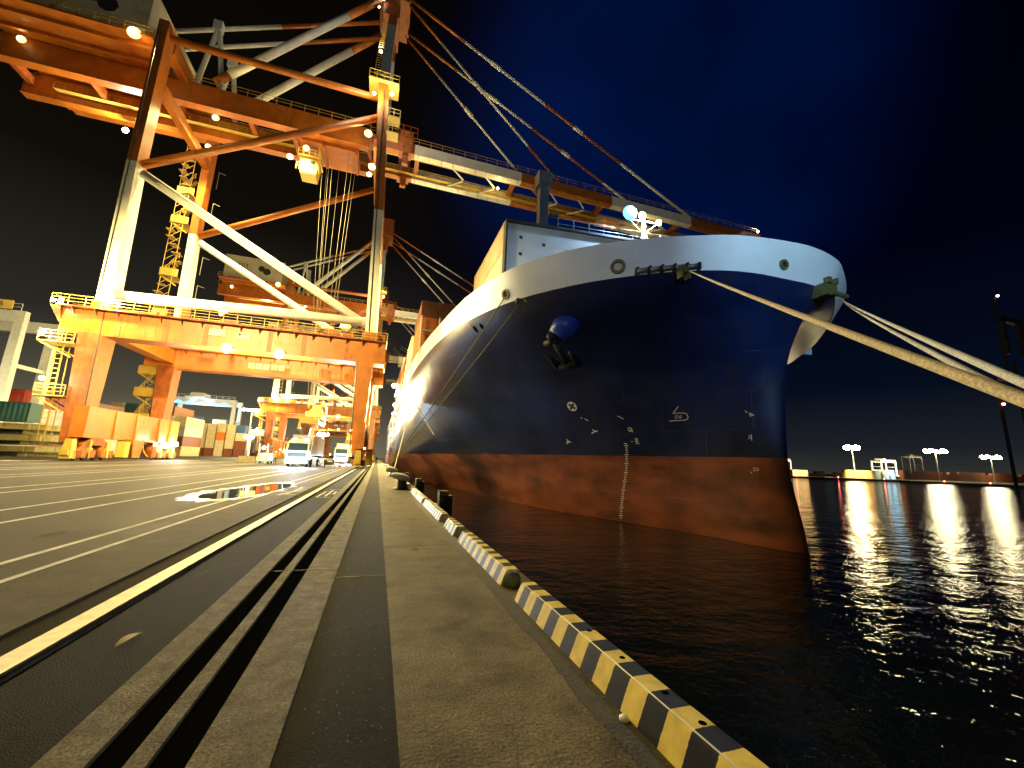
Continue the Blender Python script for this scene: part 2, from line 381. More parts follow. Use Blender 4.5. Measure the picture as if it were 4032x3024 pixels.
# puddle
pm = bpy.data.materials.new('puddle_water'); pm.use_nodes = True
pb = pm.node_tree.nodes['Principled BSDF']; pb.inputs['Base Color'].default_value = (.01, .009, .008, 1); pb.inputs['Roughness'].default_value = .02; pb.inputs['Specular IOR Level'].default_value = 1
pts = [(-5.75, 17.6), (-5.75, 19.0), (-5.45, 21), (-5.0, 23.6), (-4.5, 24.3), (-4.1, 23.9), (-3.75, 22), (-3.85, 18.9), (-4.1, 16.9), (-4.6, 15.9), (-5.1, 15.9), (-5.5, 16.4)]
N_ = len(pts); vs = []
for i in range(N_ * 5):
    i0 = i // 5; t = (i % 5) / 5; P0, P1, P2, P3 = [V(pts[(i0 + k) % N_]) for k in (-1, 0, 1, 2)]
    p = .5 * ((2 * P1) + (P2 - P0) * t + (2 * P0 - 5 * P1 + 4 * P2 - P3) * t * t + (3 * P1 - P0 - 3 * P2 + P3) * t ** 3)
    vs.append((p.x + .03 * math.sin(i * 2.1), p.y + .1 * math.sin(i * 1.3), .011))
cx_ = sum(v[0] for v in vs) / len(vs); cy_ = sum(v[1] for v in vs) / len(vs)
wm_ = bpy.data.materials.new('damp_asphalt'); wm_.use_nodes = True; wb = wm_.node_tree.nodes['Principled BSDF']; wb.inputs['Base Color'].default_value = (.03, .026, .02, 1); wb.inputs['Roughness'].default_value = .3; wb.inputs['Specular IOR Level'].default_value = .6
rim = [(cx_ + (v[0] - cx_) * (1.24 + .1 * math.sin(i * 1.7) + .06 * math.sin(i * 4.1)) - .12, cy_ + (v[1] - cy_) * (1.2 + .07 * math.sin(i * 2.3)), .0085) for i, v in enumerate(vs)]
tag(MB().add(rim, [tuple(range(len(rim)))]).build('damp_patch', wm_), kind='structure')
tag(MB().add(vs, [tuple(range(len(vs)))]).build('puddle', pm), kind='structure')
# water, far shore
tag(MB().add([(EDGE, -400, -3.6), (5000, -400, -3.6), (5000, 5000, -3.6), (EDGE, 5000, -3.6)], [(0, 1, 2, 3)]).build('water', 'water'), kind='structure')

# ------------------------------------------------------------------ kerb blocks
def kerb(y0, y1, label, endcap=False, m='stripes'):
    t = thing('kerb_block', label, 'kerb', (1.65, y0, 0), 'striped kerb blocks along the quay edge')
    h = .182
    prof = [(1.585, .0), (1.655, .152), (1.663, .168), (1.676, .178), (1.695, h), (1.812, h), (1.828, .176), (1.838, .16), (1.88, 0)]
    b = MB(); k = len(prof); rows_ = [(y0, .012), (y0 + .012, 0), (y1 - .012, 0), (y1, .012)]
    for y, s in rows_:
        for x, z in prof:
            xx = x + (s if x < 1.74 else -s); b.v.append((xx, y, max(0, z - s if z > .1 else z)))
    for j in range(3):
        for i in range(k - 1): b.face((j * k + i, j * k + i + 1, (j + 1) * k + i + 1, (j + 1) * k + i))
    b.face(tuple(range(k))[::-1]); b.face(tuple(range(3 * k, 4 * k)))
    for i in range(len(b.m)): b.m[i] = 0
    b.build('striped_body', m, t)
    MB().hexa([(1.672, y0 + .02, .1785), (1.680, y0 + .02, .1815), (1.680, y1 - .02, .1815), (1.672, y1 - .02, .1785)], [(1.671, y0 + .02, .1800), (1.679, y0 + .02, .1835), (1.679, y1 - .02, .1835), (1.671, y1 - .02, .1800)]).build('worn_edge', 'steel', t)
    hb = MB(); y = y0 + .55
    for y in ([2.005, 2.302, 2.759, 3.234] if y0 < 0 else [y0 + .6, y1 - .6]):
        hb.lathe((1.765, y, h + .0015), [(0, 0), (.021, 0), (.024, -.004)], 16)
    if hb.v: hb.build('lifting_hole', 'slot', t)
    if endcap:
        e = MB(); e.lathe((1.735, y0 - .005, .0), [(0, -.1), (.06, -.095), (.1, -.06), (.115, 0)], 20, axis='y')
        e.v = [(x, y, z + .07 if z > 0 else max(0, z)) for x, y, z in e.v]
        e.build('end_cap', 'kgreen', t, smooth=True)
    return t
KY = [(-3.06, 4.62, 'long striped kerb block nearest the camera with round lifting holes'),
      (5.16, 8.02, 'second striped kerb block with a rounded green end cap'),
      (8.55, 9.75, 'short striped kerb block just beyond the green capped one'),
      (10.6, 14.3, 'pale striped kerb block past the short one, its stripes close together'),
      (14.9, 17.2, 'small pale kerb block just before the nearest white bollard'),
      (17.5, 19.6, 'last pale kerb block touching the nearest bollard')]
for i, (a, c, l) in enumerate(KY): kerb(a, c, l, i == 1, 'stripes' if i < 2 else 'stripes_pale')
for i, (a, c) in enumerate(((23, 32), (38, 45), (50, 62))): kerb(a, c, ['far kerb block between the first and second bollards', 'far kerb block between the second and third bollards', 'farthest kerb block beyond the third bollard'][i], False, 'stripes_pale')

# white clump beside kerb
b = MB(); b.ball((1.555, 2.42, .012), .03, .035, .02, 9, 6)
tag(b.build('chalky_pebble', 'markw', smooth=True), 'small pale lump lying against the nearest kerb block', 'pebble')

# litter and grit
rg = random.Random(3); b = MB()
for i in range(900):
    x = rg.uniform(.27, 1.56) if i % 3 else rg.uniform(-.34, .22); y = 1.2 + 9 * rg.random() ** 1.7; r_ = rg.uniform(.0015, .0055)
    z = 0 if x > .25 else -.006
    a = rg.random() * 6.28; b.add([(x + r_ * math.cos(a), y + r_ * math.sin(a), z), (x + r_ * math.cos(a + 2.2), y + r_ * math.sin(a + 2.2), z), (x + r_ * math.cos(a + 4.1), y + r_ * math.sin(a + 4.1), z), (x, y, z + r_ * 1.2)], [(0, 1, 3), (1, 2, 3), (2, 0, 3)])
tag(b.build('grit', mat('pale_grit', (.4, .37, .3), .8)), 'fine pale grit scattered over the quay paving', 'grit', kind='stuff')
b = MB(); o_ = []
for i in range(9):
    t = i / 8; w_ = .035 * math.sin(math.pi * (t * .9 + .05)); cx_, cy_, cz_ = -1.76 + .05 * t, 4.18 + .26 * t, .006 + .02 * math.sin(math.pi * t)
    b.v += [(cx_ - w_, cy_, cz_ + .012), (cx_, cy_, cz_), (cx_ + w_, cy_, cz_ + .01)]
for i in range(8): b.face((3 * i, 3 * i + 1, 3 * i + 4, 3 * i + 3)); b.face((3 * i + 1, 3 * i + 2, 3 * i + 5, 3 * i + 4))
tag(b.build('dry_leaf', mat('dry_pale_leaf', (.5, .4, .22), .7)), 'curled pale leaf lying on the asphalt between rail and slots', 'leaf')
# tar patches and cross joints on the asphalt strips
b = MB()
for y in (5.9, 12.3, 18.9, 26, 34): b.box(-.35, .24, y, y + .02, -.006, -.003).box(-1.18, -.37, y + .4, y + .412, .0, .0055 if 0 else .0065)
tag(b.build('tar_joint', 'ink'), kind='structure')
b = MB(); rg = random.Random(5)
for cx_, cy_, r_ in ((.75, 7.4, .1), (1.0, 11, .16), (-5.2, 9.5, .2), (.6, 16, .2)):
    n_ = 18; b.add([(cx_ + r_ * (1 + .1 * rg.uniform(-1, 1)) * math.cos(2 * math.pi * k / n_) * .6, cy_ + r_ * (1 + .1 * rg.uniform(-1, 1)) * math.sin(2 * math.pi * k / n_) * 1.5, .0048) for k in range(n_)], [tuple(range(n_))])
tag(b.build('oil_stain', mat('dark_oil_stain', (.05, .043, .03), .9, var=.6, vscale=8, spec=.1)), kind='structure')

# ------------------------------------------------------------------ bollards
def bollard(x, y, label):
    t = thing('bollard', label, 'bollard', (x, y, 0), 'white topped bollards along the quay edge')
    MB().lathe((x, y, 0), [(0, .04), (.42, .04), (.42, 0)], 20).lathe((x, y, .02), [(.36, 0), (.26, .1), (.22, .3), (.24, .45)], 20).build('post', 'dark', t, True)
    b = MB(); n = 24; prof = [(.0, 0), (.24, .0), (.36, .07), (.4, .16), (.34, .26), (.2, .32), (0, .34)]
    b.lathe((x - .08, y, .44), prof, n)
    b.v = [(x - .08 + (px - x + .08) * 1.25, py, pz + (x - .08 - px) * .25) for px, py, pz in b.v]
    b.build('cap', 'rtgwhite', t, True)
    return t
bollard(1.3, 21.3, 'nearest mushroom bollard with a big pale leaning cap')
bollard(1.35, 35.5, 'second mushroom bollard, just behind the nearest one')
bollard(1.35, 48, 'third mushroom bollard, smallest and farthest of the row')

# ------------------------------------------------------------------ fenders
def fender(y, label):
    t = thing('fender', label, 'fender', (2.4, y, 0), 'rubber fenders hung on the quay wall')
    MB().box(2.18, 2.6, y - .25, y + .25, -3.2, .3).build('fender_panel', 'rubber', t)
    MB().box(2.16, 2.45, y - .28, y + .28, .3, .45).box(2.14, 2.18, y - .28, y + .28, .05, .45).build('top_plate', 'conc2', t)
    MB().path([(2.07, y - .1, .02), (2.1, y - .6, .05), (2.3, y - .25, .2)], .04, 6).build('chain', 'steel', t)
fender(14.6, 'black fender with a pale top beside the pale striped kerb')
fender(23.4, 'smaller black fender beside the nearest bollard')
fender(33, 'third black fender beyond the first two, at the red hull')

# ------------------------------------------------------------------ ship
SH = thing('container_ship', 'big dark blue container ship with white bow band and red bottom, moored at the quay', 'ship', (27, 60, -3.6))
def pchip(xs, ys, x):
    xs = np.array(xs, float); ys = np.array(ys, float); h = np.diff(xs); d = np.diff(ys) / h; m = np.zeros(len(xs))
    for i in range(1, len(xs) - 1):
        if d[i - 1] * d[i] > 0:
            w1 = 2 * h[i] + h[i - 1]; w2 = h[i] + 2 * h[i - 1]; m[i] = (w1 + w2) / (w1 / d[i - 1] + w2 / d[i])
    m[0] = d[0] * .5; m[-1] = d[-1]
    x = min(max(x, xs[0]), xs[-1]); i = min(int(np.searchsorted(xs, x, 'right')) - 1, len(xs) - 2); i = max(i, 0)
    t = (x - xs[i]) / h[i]
    return float((2 * t**3 - 3 * t**2 + 1) * ys[i] + (t**3 - 2 * t**2 + t) * h[i] * m[i] + (-2 * t**3 + 3 * t**2) * ys[i + 1] + (t**3 - t**2) * h[i] * m[i + 1])
LV = [(-7, [(0, 20.2), (.9, 22), (2.4, 30), (5, 38), (8.6, 50), (12, 80), (17, 115), (23.1, 155)]),
      (-3.6, [(0, 20.4), (.9, 21.4), (2.6, 28.7), (5.15, 36.1), (8.8, 46.9), (13, 76.9), (18, 105), (23.1, 140)]),
      (2.44, [(0, 21.3), (.8, 21.8), (3.3, 28), (6.5, 35), (10.5, 45), (15, 60), (19, 78), (23.1, 104)]),
      (8.5, [(0, 20.8), (1.2, 21.3), (3.4, 23.6), (6.5, 28), (10, 33.5), (14, 41), (18, 52), (21, 65), (23.1, 84)]),
      (11.5, [(0, 19.8), (1.6, 20.0), (4.5, 21.6), (8, 25), (12, 29.6), (16, 35.5), (19, 42), (21.3, 53), (23.1, 74)]),
      (14.4, [(0, 18.9), (1.4, 18.95), (3.6, 19.0), (5.4, 19.25), (6.8, 19.65), (9.4, 21.0), (13, 23.8), (15.4, 26.5), (17.6, 29.85), (18.8, 32.6), (20.3, 37.2), (21.6, 44), (22.7, 58), (23.1, 72)]),
      (16.95, [(0, 18.4), (1.7, 18.5), (5.2, 19.07), (8, 20.2), (10.65, 21.6), (13.2, 23.4), (15.7, 25.9), (18.1, 29.6), (20.2, 36.4), (21.5, 46.2), (22.7, 60), (23.1, 72)])]
BS = [0, .3, .6, 1, 1.5, 2.1, 2.8, 3.6, 4.5, 5.5, 6.5, 7.5, 8.5, 9.5, 10.5, 11.5, 12.5, 13.5, 14.5, 15.5, 16.5, 17.4, 18.2, 19, 19.7, 20.3, 20.9, 21.4, 21.8, 22.2, 22.5, 22.8, 23.1]
ZS = [-7, -5, -3.6, -2, -.5, 1, 2.44, 3.6, 5, 6.2, 7.4, 8.5, 9.3, 10.1, 10.9, 11.6, 12.3, 13, 13.7, 14.4]
zl = [l[0] for l in LV]
GY = {}
for bb in BS:
    ys = [pchip([p[0] for p in l[1]], [p[1] for p in l[1]], bb) for l in LV]
    for z in ZS + [15.3, 16.2, 16.95]: GY[(bb, z)] = pchip(zl, ys, z)
def hullgrid(zs, thick=0):
    grid = []
    for z in zs:
        port = [(27 - bb, GY[(bb, z)], z) for bb in BS] + [(3.9, 165, z), (3.9, 215, z)]
        k = pchip([-7, 2, 8.5, 11.5, 14.4, 16.95], [.6, .5, .26, .32, .5, .72], z)
        star = [(27 + (27 - x) * (k + (1 - k) * min(1, (27 - x) / 21) ** 1.6), y, z) for x, y, z in port[1:]][::-1]
        grid.append(star + port)
    return grid
def gridmesh(b, grid, mfun, flip=False):
    n = len(grid[0]); o = len(b.v)
    for r in grid: b.v += r
    for j in range(len(grid) - 1):
        for i in range(n - 1):
            f = [o + j * n + i, o + j * n + i + 1, o + (j + 1) * n + i + 1, o + (j + 1) * n + i]
            b.face(f[::-1] if flip else f, mfun(j))
hg = hullgrid(ZS)
b = MB(); gridmesh(b, hg, lambda j: 1 if ZS[j] < 2.4 else 0, True)
hull = b.build('hull', ['hull', 'boot'], SH, True)
hull_bvh = BVHTree.FromPolygons([V(p) for p in b.v], b.f)
b = MB(); g2 = hullgrid([14.4, 15.3, 16.2, 16.95])
gridmesh(b, g2, lambda j: 0, True)
inner = [[(27 + (x - 27) * .985, y + (.35 if abs(x - 27) < 20 else 0), z) for x, y, z in r] for r in (g2[3], g2[0])]
gridmesh(b, [g2[3], inner[0], inner[1]], lambda j: 0, True)
band = b.build('bulwark', 'band', SH, True)
band.data.polygons.foreach_set('use_smooth', [True] * len(band.data.polygons))
band_bvh = BVHTree.FromPolygons([V(p) for p in b.v], b.f)
dk = hg[-1]; nd = len(dk); b = MB(); b.v = [(x, y, 14.35) for x, y, z in dk]
for i in range(nd // 2): b.face((i, i + 1, nd - 2 - i, nd - 1 - i)) if i + 1 < nd - 2 - i else None
b.build('deck', 'deckgreen', SH)
# stern closing and superstructure
MB().box(3.95, 50.05, 214.5, 215, -7, 14.3).build('transom', 'hull', SH)
MB().box(8, 46, 170, 184, 14.4, 40).box(5, 49, 171, 178, 40, 43).build('superstructure', 'cream', SH)
b = MB()
for z in range(16, 40, 3):
    for x in range(10, 45, 3): b.box(x, x + 1, 169.9, 169.99, z, z + 1)
tag(b.build('window', 'lampwhite', SH), kind='stuff')
# breakwater on the forecastle
BW = MB()
vs = []
for y in (31.5, 31.8):
    vs += [(9, y, 14.4), (27, y, 14.4), (45, y, 14.4), (45, y, 22.45), (27, y, 23.6), (9, y, 22.45)]
BW.add(vs, [(0, 1, 4, 5), (1, 2, 3, 4), (6, 11, 10, 7), (7, 10, 9, 8), (0, 5, 11, 6), (5, 4, 10, 11), (4, 3, 9, 10), (2, 8, 9, 3)])
BW.build('breakwater', 'breakwater', SH)
b = MB()
for z0, z1 in ((22.45, 23.6),):
    b.hexa([(9, 31.2, z0 - .1), (27, 31.2, z1 - .1), (27, 31.9, z1 - .1), (9, 31.9, z0 - .1)], [(9, 31.2, z0 + .12), (27, 31.2, z1 + .12), (27, 31.9, z1 + .12), (9, 31.9, z0 + .12)])
    b.hexa([(27, 31.2, z1 - .1), (45, 31.2, z0 - .1), (45, 31.9, z0 - .1), (27, 31.9, z1 - .1)], [(27, 31.2, z1 + .12), (45, 31.2, z0 + .12), (45, 31.9, z0 + .12), (27, 31.9, z1 + .12)])
b.box(8.9, 9.06, 31.2, 31.95, 14.4, 22.5)
b.build('breakwater_rim', 'dark', SH)
b = MB()
for i, (x, z) in enumerate([(10.4, 21.2), (10.4, 19.6), (12.6, 20.9), (12.8, 19.2), (14.9, 20.7), (17.3, 20.9), (10.6, 17.6), (15.2, 18.9)]): b.lathe((x, 31.49, z), [(0, 0), (.17, 0), (.19, .02)], 12, axis='y')
b.build('drain_hole', 'dark', SH)
b = MB(); b.rail((14, 31.6, 22.85), (27, 31.6, 23.7), 1.15, 1.6, .03).rail((27, 31.6, 23.7), (40, 31.6, 22.9), 1.15, 1.6, .03)
b.build('breakwater_railing', 'steel', SH)
# dark ventilation post behind the breakwater
b = MB(); b.box(12.7, 13.6, 33, 33.8, 14.4, 28.4); b.box(12.5, 13.9, 32.8, 34, 28.2, 29.6); b.box(13.9, 14.7, 32.9, 33.5, 25.2, 25.5)
b.build('deck_post', 'dark', SH)
# foremast with lamps
FM = MB(); FM.tube((22.9, 31, 14.4), (22.9, 31, 25.6), .28, 10, r2=.18).bar((21.1, 31, 25.2), (24.7, 31, 25.5), .09).bar((22.9, 31, 24.0), (21.4, 31, 25.2), .05).bar((22.9, 31, 24.0), (24.5, 31, 25.4), .05)
fm = FM.build('foremast', 'rtgwhite', SH)
for x, z, m, r in ((21.25, 25.75, 'lampcyan', .72), (22.65, 25.8, 'lampwhite', .36), (24.55, 25.45, 'lampwhite', .3)):
    ml = MB().ball((x, 30.75, z), r, r * .7, r).build('mast_lamp', m, fm); MB().ball((x, 30.75 - r * .62, z), r * .38, r * .2, r * .38).build('lens', 'lampwhite', ml) if m == 'lampcyan' else None
light('POINT', (21.25, 30.2, 25.8), (.3, .6, 1), 11000, fm, .3)
light('POINT', (22.7, 30.2, 26.1), NEUT, 3500, fm, .3)
light('POINT', (24.6, 30.2, 25.6), NEUT, 2500, fm, .3)

# fairleads, holes and marks laid on the hull (x, z) -> y by looking along +Y
def on(x, z, bv=None):
    h = (bv or (band_bvh if z > 14.4 else hull_bvh)).ray_cast(V((x, 0, z)), V((0, 1, 0)))
    return h[0], h[1]
def frame_at(x, z):
    p, nn = on(x, z)
    if nn.y > 0: nn = -nn
    u = V((0, 0, 1)).cross(nn); u.normalize(); v = nn.cross(u)
    if u.x < 0 : u = -u
    if v.z < 0: v = -v
    return p, nn, u, v
def ring(name, x, z, r, m1, m2, inner=.55, depth=.12, sx=1):
    p, nn, u, v = frame_at(x, z); b = MB(); n = 20
    for rr, dd in ((r, -.02), (r, depth), (r * inner, depth), (r * inner, .01)):
        b.v += [tuple(p + nn * dd + u * math.cos(2 * math.pi * i / n) * rr * sx + v * math.sin(2 * math.pi * i / n) * rr) for i in range(n)]
    for j in range(3):
        for i in range(n): b.face((j * n + i, j * n + (i + 1) % n, (j + 1) * n + (i + 1) % n, (j + 1) * n + i))
    b.face(tuple(range(3 * n, 4 * n)), 1)
    return b.build(name, [m1, m2], SH, False)
ring('fairlead', 14.78, 15.15, .5, 'olive', 'steel', .6, .14)
ring('fairlead', 25.0, 15.3, .36, 'olive', 'dark', .55, .12)
ring('fairlead', 8.93, 15.1, .42, 'olive', 'dark', .6, .12)
def deckpt(x, z, off=.05):
    p, nn, u, v = frame_at(x, z); return p + nn * off
# long roller fairlead
for i in range(5):
    xa = 15.85 + i * .66; p = deckpt(xa, 14.62, .16); r = deckpt(xa + .5, 14.66, .16)
    MB().tube(p, r, .17, 10).build('fairlead_roller', 'steel', SH, True)
b = MB()
for i in range(6): p = deckpt(15.8 + i * .66, 14.6, .08); b.box(p.x - .06, p.x + .06, p.y - .2, p.y + .25, p.z - .2, p.z + .3)
b.build('roller_frame', 'dark', SH)
p = deckpt(18.3, 14.3, .2); b = MB()
b.box(p.x - .38, p.x + .38, p.y - .25, p.y + .3, p.z + .05, p.z + .45).box(p.x - .38, p.x - .2, p.y - .25, p.y + .2, p.z - .4, p.z + .1).box(p.x + .2, p.x + .38, p.y - .25, p.y + .2, p.z - .4, p.z + .1).box(p.x - .12, p.x + .12, p.y - .3, p.y, p.z - .05, p.z + .3)
b.build('fairlead_bracket', 'olive', SH); LEAD1 = (18.35, p.y - .3, 14.3)
b = MB(); b.box(28.0, 29.1, 18.2, 19.4, 13.5, 14.35).box(28.1, 28.4, 18.0, 18.4, 14.3, 14.7).box(28.8, 29.0, 18.0, 18.4, 14.3, 14.7).tube((28.2, 18.0, 13.55), (29.6, 18.0, 13.45), .16, 10)
b.build('fairlead_bracket', 'olive', SH)
p = deckpt(9.95, 14.2, .1)
b = MB(); b.box(p.x - .45, p.x + .1, p.y - .15, p.y + .3, p.z - .12, p.z + .22).build('fairlead_bracket', 'dark', SH)
MB().box(p.x + .1, p.x + .55, p.y - .3, p.y + .2, p.z - .05, p.z + .3).build('fairlead_bracket', 'yellow', SH)
for dx in (0, .36):
    q0 = frame_at(7.65 + dx * 1.0, 13.55); b = MB(); n_ = 14
    c, nn, u, v = q0; b.v = [tuple(c + nn * .03 + u * math.cos(6.2832 * i / n_) * .22 + v * math.sin(6.2832 * i / n_) * .36) for i in range(n_)]
    b.face(tuple(range(n_))); b.build('hawse_slot', 'slot', SH)
# anchor, its bolster and pocket
p, nn, u, v = frame_at(13.2, 12.2)
an = MB(); sh0 = p + nn * .9 + u * .1; sh1 = sh0 - v * 3.0 - u * .1
an.tube(sh0, sh1, .26, 8)
an.tube(sh1 - u * 1.0, sh1 + u * 1.0, .4, 8)
for s_ in (-1, 1):
    c = sh1 + u * .95 * s_; an.tube(c, c + v * 1.9 + nn * .4 + u * .15 * s_, .42, 6, r2=.08)
an.tube(sh0 - u * .9 - v * .2, sh0 + u * .3 + v * .1, .3, 8); an.ball(tuple(sh0 + v * .5), .4, .4, .4)
an.build('anchor', 'rubber', SH, True)
M['bolster'] = mat('blue_bolster_paint_lit', (.02, .06, .36), .35, var=.2)  # brighter blue puts the cool light on the bolster into its colour
b = MB(); b.tube(p - nn * .8 + v * .6 + u * 1.5, p + nn * 1.0 + v * .45 + u * .7, 1.25, 24, r2=.85)
b.build('anchor_bolster', 'bolster', SH, True)
# hull marks
def hmark(b, pts, w=.07, off=.02):
    P_ = []
    for i in range(len(pts) - 1):
        k = 4 if i < len(pts) - 1 else 1
        for j in range(k): t = j / k; P_.append((pts[i][0] * (1 - t) + pts[i + 1][0] * t, pts[i][1] * (1 - t) + pts[i + 1][1] * t))
    P_.append(pts[-1]); W = []
    for x, z in P_:
        c, nn = on(x, z, hull_bvh); nn = -nn if nn.y > 0 else nn; W.append((c + nn * off, nn))
    o = len(b.v)
    for i, (c, nn) in enumerate(W):
        d = (W[min(i + 1, len(W) - 1)][0] - W[max(i - 1, 0)][0]).normalized(); s_ = nn.cross(d).normalized() * w / 2
        b.v += [tuple(c - s_), tuple(c + s_)]
    for i in range(len(W) - 1): b.face((o + 2 * i, o + 2 * i + 1, o + 2 * i + 3, o + 2 * i + 2))
b = MB(); hmark(b, [(22.7, 6.38), (22.63, 5.87), (22.85, 5.88), (23.03, 5.88), (23.14, 5.83), (23.24, 5.72), (23.31, 5.58), (23.345, 5.46), (23.33, 5.37), (23.27, 5.32), (22.95, 5.31), (22.67, 5.31)], .06)
hmark(b, [(22.79, 5.71), (22.86, 5.7), (22.9, 5.6), (22.9, 5.5), (22.84, 5.49), (22.8, 5.59), (22.79, 5.71)], .04)
hmark(b, [(22.925, 5.5), (22.94, 5.5)], .03)
hmark(b, [(23.02, 5.72), (22.97, 5.66), (22.97, 5.52), (23.02, 5.48), (23.07, 5.53), (23.04, 5.59), (22.98, 5.59)], .04)
b.build('bulbous_bow_mark', 'markw', SH)
b = MB()
for s_ in ([(25.18, 5.78), (25.27, 5.63)], [(25.35, 5.62), (25.4, 5.33)], [(25.35, 5.6), (25.53, 5.43)], [(25.39, 5.46), (25.48, 5.4)], [(25.49, 4.08), (25.53, 3.65)], [(25.41, 4.0), (25.51, 3.87)], [(25.41, 3.79), (25.51, 3.83)],
           [(25.59, 1.72), (25.61, 1.45)], [(25.59, 1.72), (25.72, 1.7), (25.72, 1.55), (25.61, 1.56)], [(25.5, 1.43), (25.56, 1.32)]): hmark(b, s_, .05)
b.build('stem_mark', 'markw', SH)
b = MB()
for s_ in ([(18.34, 5.98), (18.48, 5.89)], [(18.6, 5.85), (18.86, 5.66)], [(19.35, 4.86), (19.56, 4.67), (19.44, 4.5)], [(19.5, 4.72), (19.68, 4.67)], [(18.26, 4.02), (18.5, 3.79), (18.42, 3.55)], [(18.34, 3.79), (18.62, 3.72)]): hmark(b, s_, .11)
b.build('frame_mark', 'markw', SH)
b = MB()
for s_ in ([(20.22, 5.92), (20.39, 5.8), (20.59, 5.64)], [(21.03, 4.88), (21.2, 4.82), (21.33, 4.51)], [(21.07, 4.74), (21.2, 4.57), (21.27, 4.72)], [(21.6, 3.97), (21.8, 3.48)], [(21.62, 3.92), (21.74, 3.91)], [(21.69, 3.73), (21.81, 3.73)], [(21.77, 3.52), (21.89, 3.54)], [(21.5, 3.7), (21.56, 3.7)], [(21.22, 3.55), (21.36, 3.5)]): hmark(b, s_, .07)
b.build('frame_mark', 'markw', SH)
b = MB(); DP = [(21.36, 3.4), (21.53, 2.77), (21.61, 2.37), (21.72, 1.81), (21.83, 1.19), (21.95, -.02), (22.07, -1.31), (22.19, -2.55), (22.29, -3.43)]
zz = 3.35; i = 0
while zz > -3.45:
    x = pchip([-p[1] for p in DP], [p[0] for p in DP], -zz); w_ = .09 if i % 4 else .16
    hmark(b, [(x - w_ / 2, zz), (x + w_ / 2, zz)], .085); zz -= .2; i += 1
b.build('draft_mark', 'markw', SH)
# bow thruster mark: ring with a cross
b = MB(); c, nn, u, v = frame_at(17.45, 7.0); R_ = .52
def pt(a, r, o=.03):
    q_ = c + u * math.cos(a) * r * 1.0 + v * math.sin(a) * r; hh = hull_bvh.ray_cast(q_ + nn * 2, -nn); return tuple(hh[0] + nn * o)
n_ = 28; b.v = [pt(2 * math.pi * i / n_, R_) for i in range(n_)] + [pt(2 * math.pi * i / n_, R_ * .78) for i in range(n_)]
for i in range(n_): b.face((i, (i + 1) % n_, n_ + (i + 1) % n_, n_ + i))
for k in range(4):
    a = math.pi / 2 * k
    b.add([pt(a - .32, R_ * .8), pt(a, R_ * .8), pt(a + .32, R_ * .8), pt(a + .05, R_ * .25), pt(a - .05, R_ * .25)], [(0, 1, 2, 3, 4)])
b.build('thruster_mark', 'markw', SH)
# gangway and side lamps on the ship
def slamp(p, m, r=.3, pw=0, col=WARM, par=SH, name='side_lamp', off=(-.8, 0, -.4)):
    o = MB().ball(p, r, n=10, k=6).build(name, m, par)
    if pw: light('POINT', (p[0] + off[0], p[1] + off[1], p[2] + off[2]), col, pw, o, .3)
    return o
slamp((3.0, 86, 15.0), 'lampwarm', .4, 30000, off=(-2.2, -3, -.6)); slamp((3.0, 92, 12.4), 'lampwarm', .35, 30000, off=(-2, -2, -.6)); slamp((3.0, 100, 10.2), 'lampwarm', .4, 30000, off=(-2, -2, -.6))
slamp((3.2, 104, 10.4), 'lampwarm', .35); slamp((3.6, 150, 27), 'lampwhite', .8, 12000, NEUT)
b = MB()
for i in range(9):
    y = 84 + i * 4.2; z = 15 - i * 1.5; b.bar((2.9, y, z), (2.9, y + 4.2, z - 1.5), .05).bar((2.9, y, z + 1), (2.9, y + 4.2, z - .5), .05).bar((2.9, y, z), (2.9, y, z + 1), .05).box(2.3, 3.4, y, y + 4.0, z - .15 - .7, z - .7)
b.build('gangway', 'steel', SH)

# ------------------------------------------------------------------ ropes
def rope(name, a, c, r, sag, label, m='rope', n=26, group='mooring ropes of the ship'):
    a = V(a); c = V(c); pts = []
    for i in range(n + 1):
        t = (i / n); t = 1 - (1 - t) ** 1.6; p = a.lerp(c, t); p.z -= sag * 4 * t * (1 - t); pts.append(p)
    b = MB(); b.path(pts, r, 12)
    o = b.build(name, m, None, True); return tag(o, label, 'mooring rope', group)
rope('mooring_rope', LEAD1, (2.4, .05, 1.18), .04, .06, 'thick tan mooring rope from the roller fairlead over the camera side', n=60)
rope('mooring_rope', (28.8, 18.0, 13.2), (2.53, .38, 1.40), .034, .08, 'pale mooring rope from the stem, upper of the close pair', 'rope_w', n=40)
rope('mooring_rope', (29.3, 18.0, 12.95), (2.51, .4, 1.29), .034, .1, 'pale mooring rope from the stem, lower of the close pair', 'rope_w', n=40)
rope('mooring_rope', (8.9, 30.4, 15.0), (1.4, 48, .6), .05, .3, 'dark rope slanting down from the round fairlead left of the anchor', 'olive')
rope('mooring_rope', (9.8, 29.0, 14.1), (1.4, 47.8, .6), .05, .3, 'dark rope slanting down from the yellow bracket on the bow', 'olive')
rope('mooring_rope', (4.0, 60, 9.5), (1.45, 35.5, .6), .05, .2, 'thin rope running from the lit ship side to the second bollard', 'rope_w')
o = MB().tube((4.9, 62.0, 9.4), (8.0, 63.5, 5.2), .09, 8).build('fender_pole', 'rope_w'); tag(o, 'tan pole leaning against the dark hull near the lit side', 'pole')

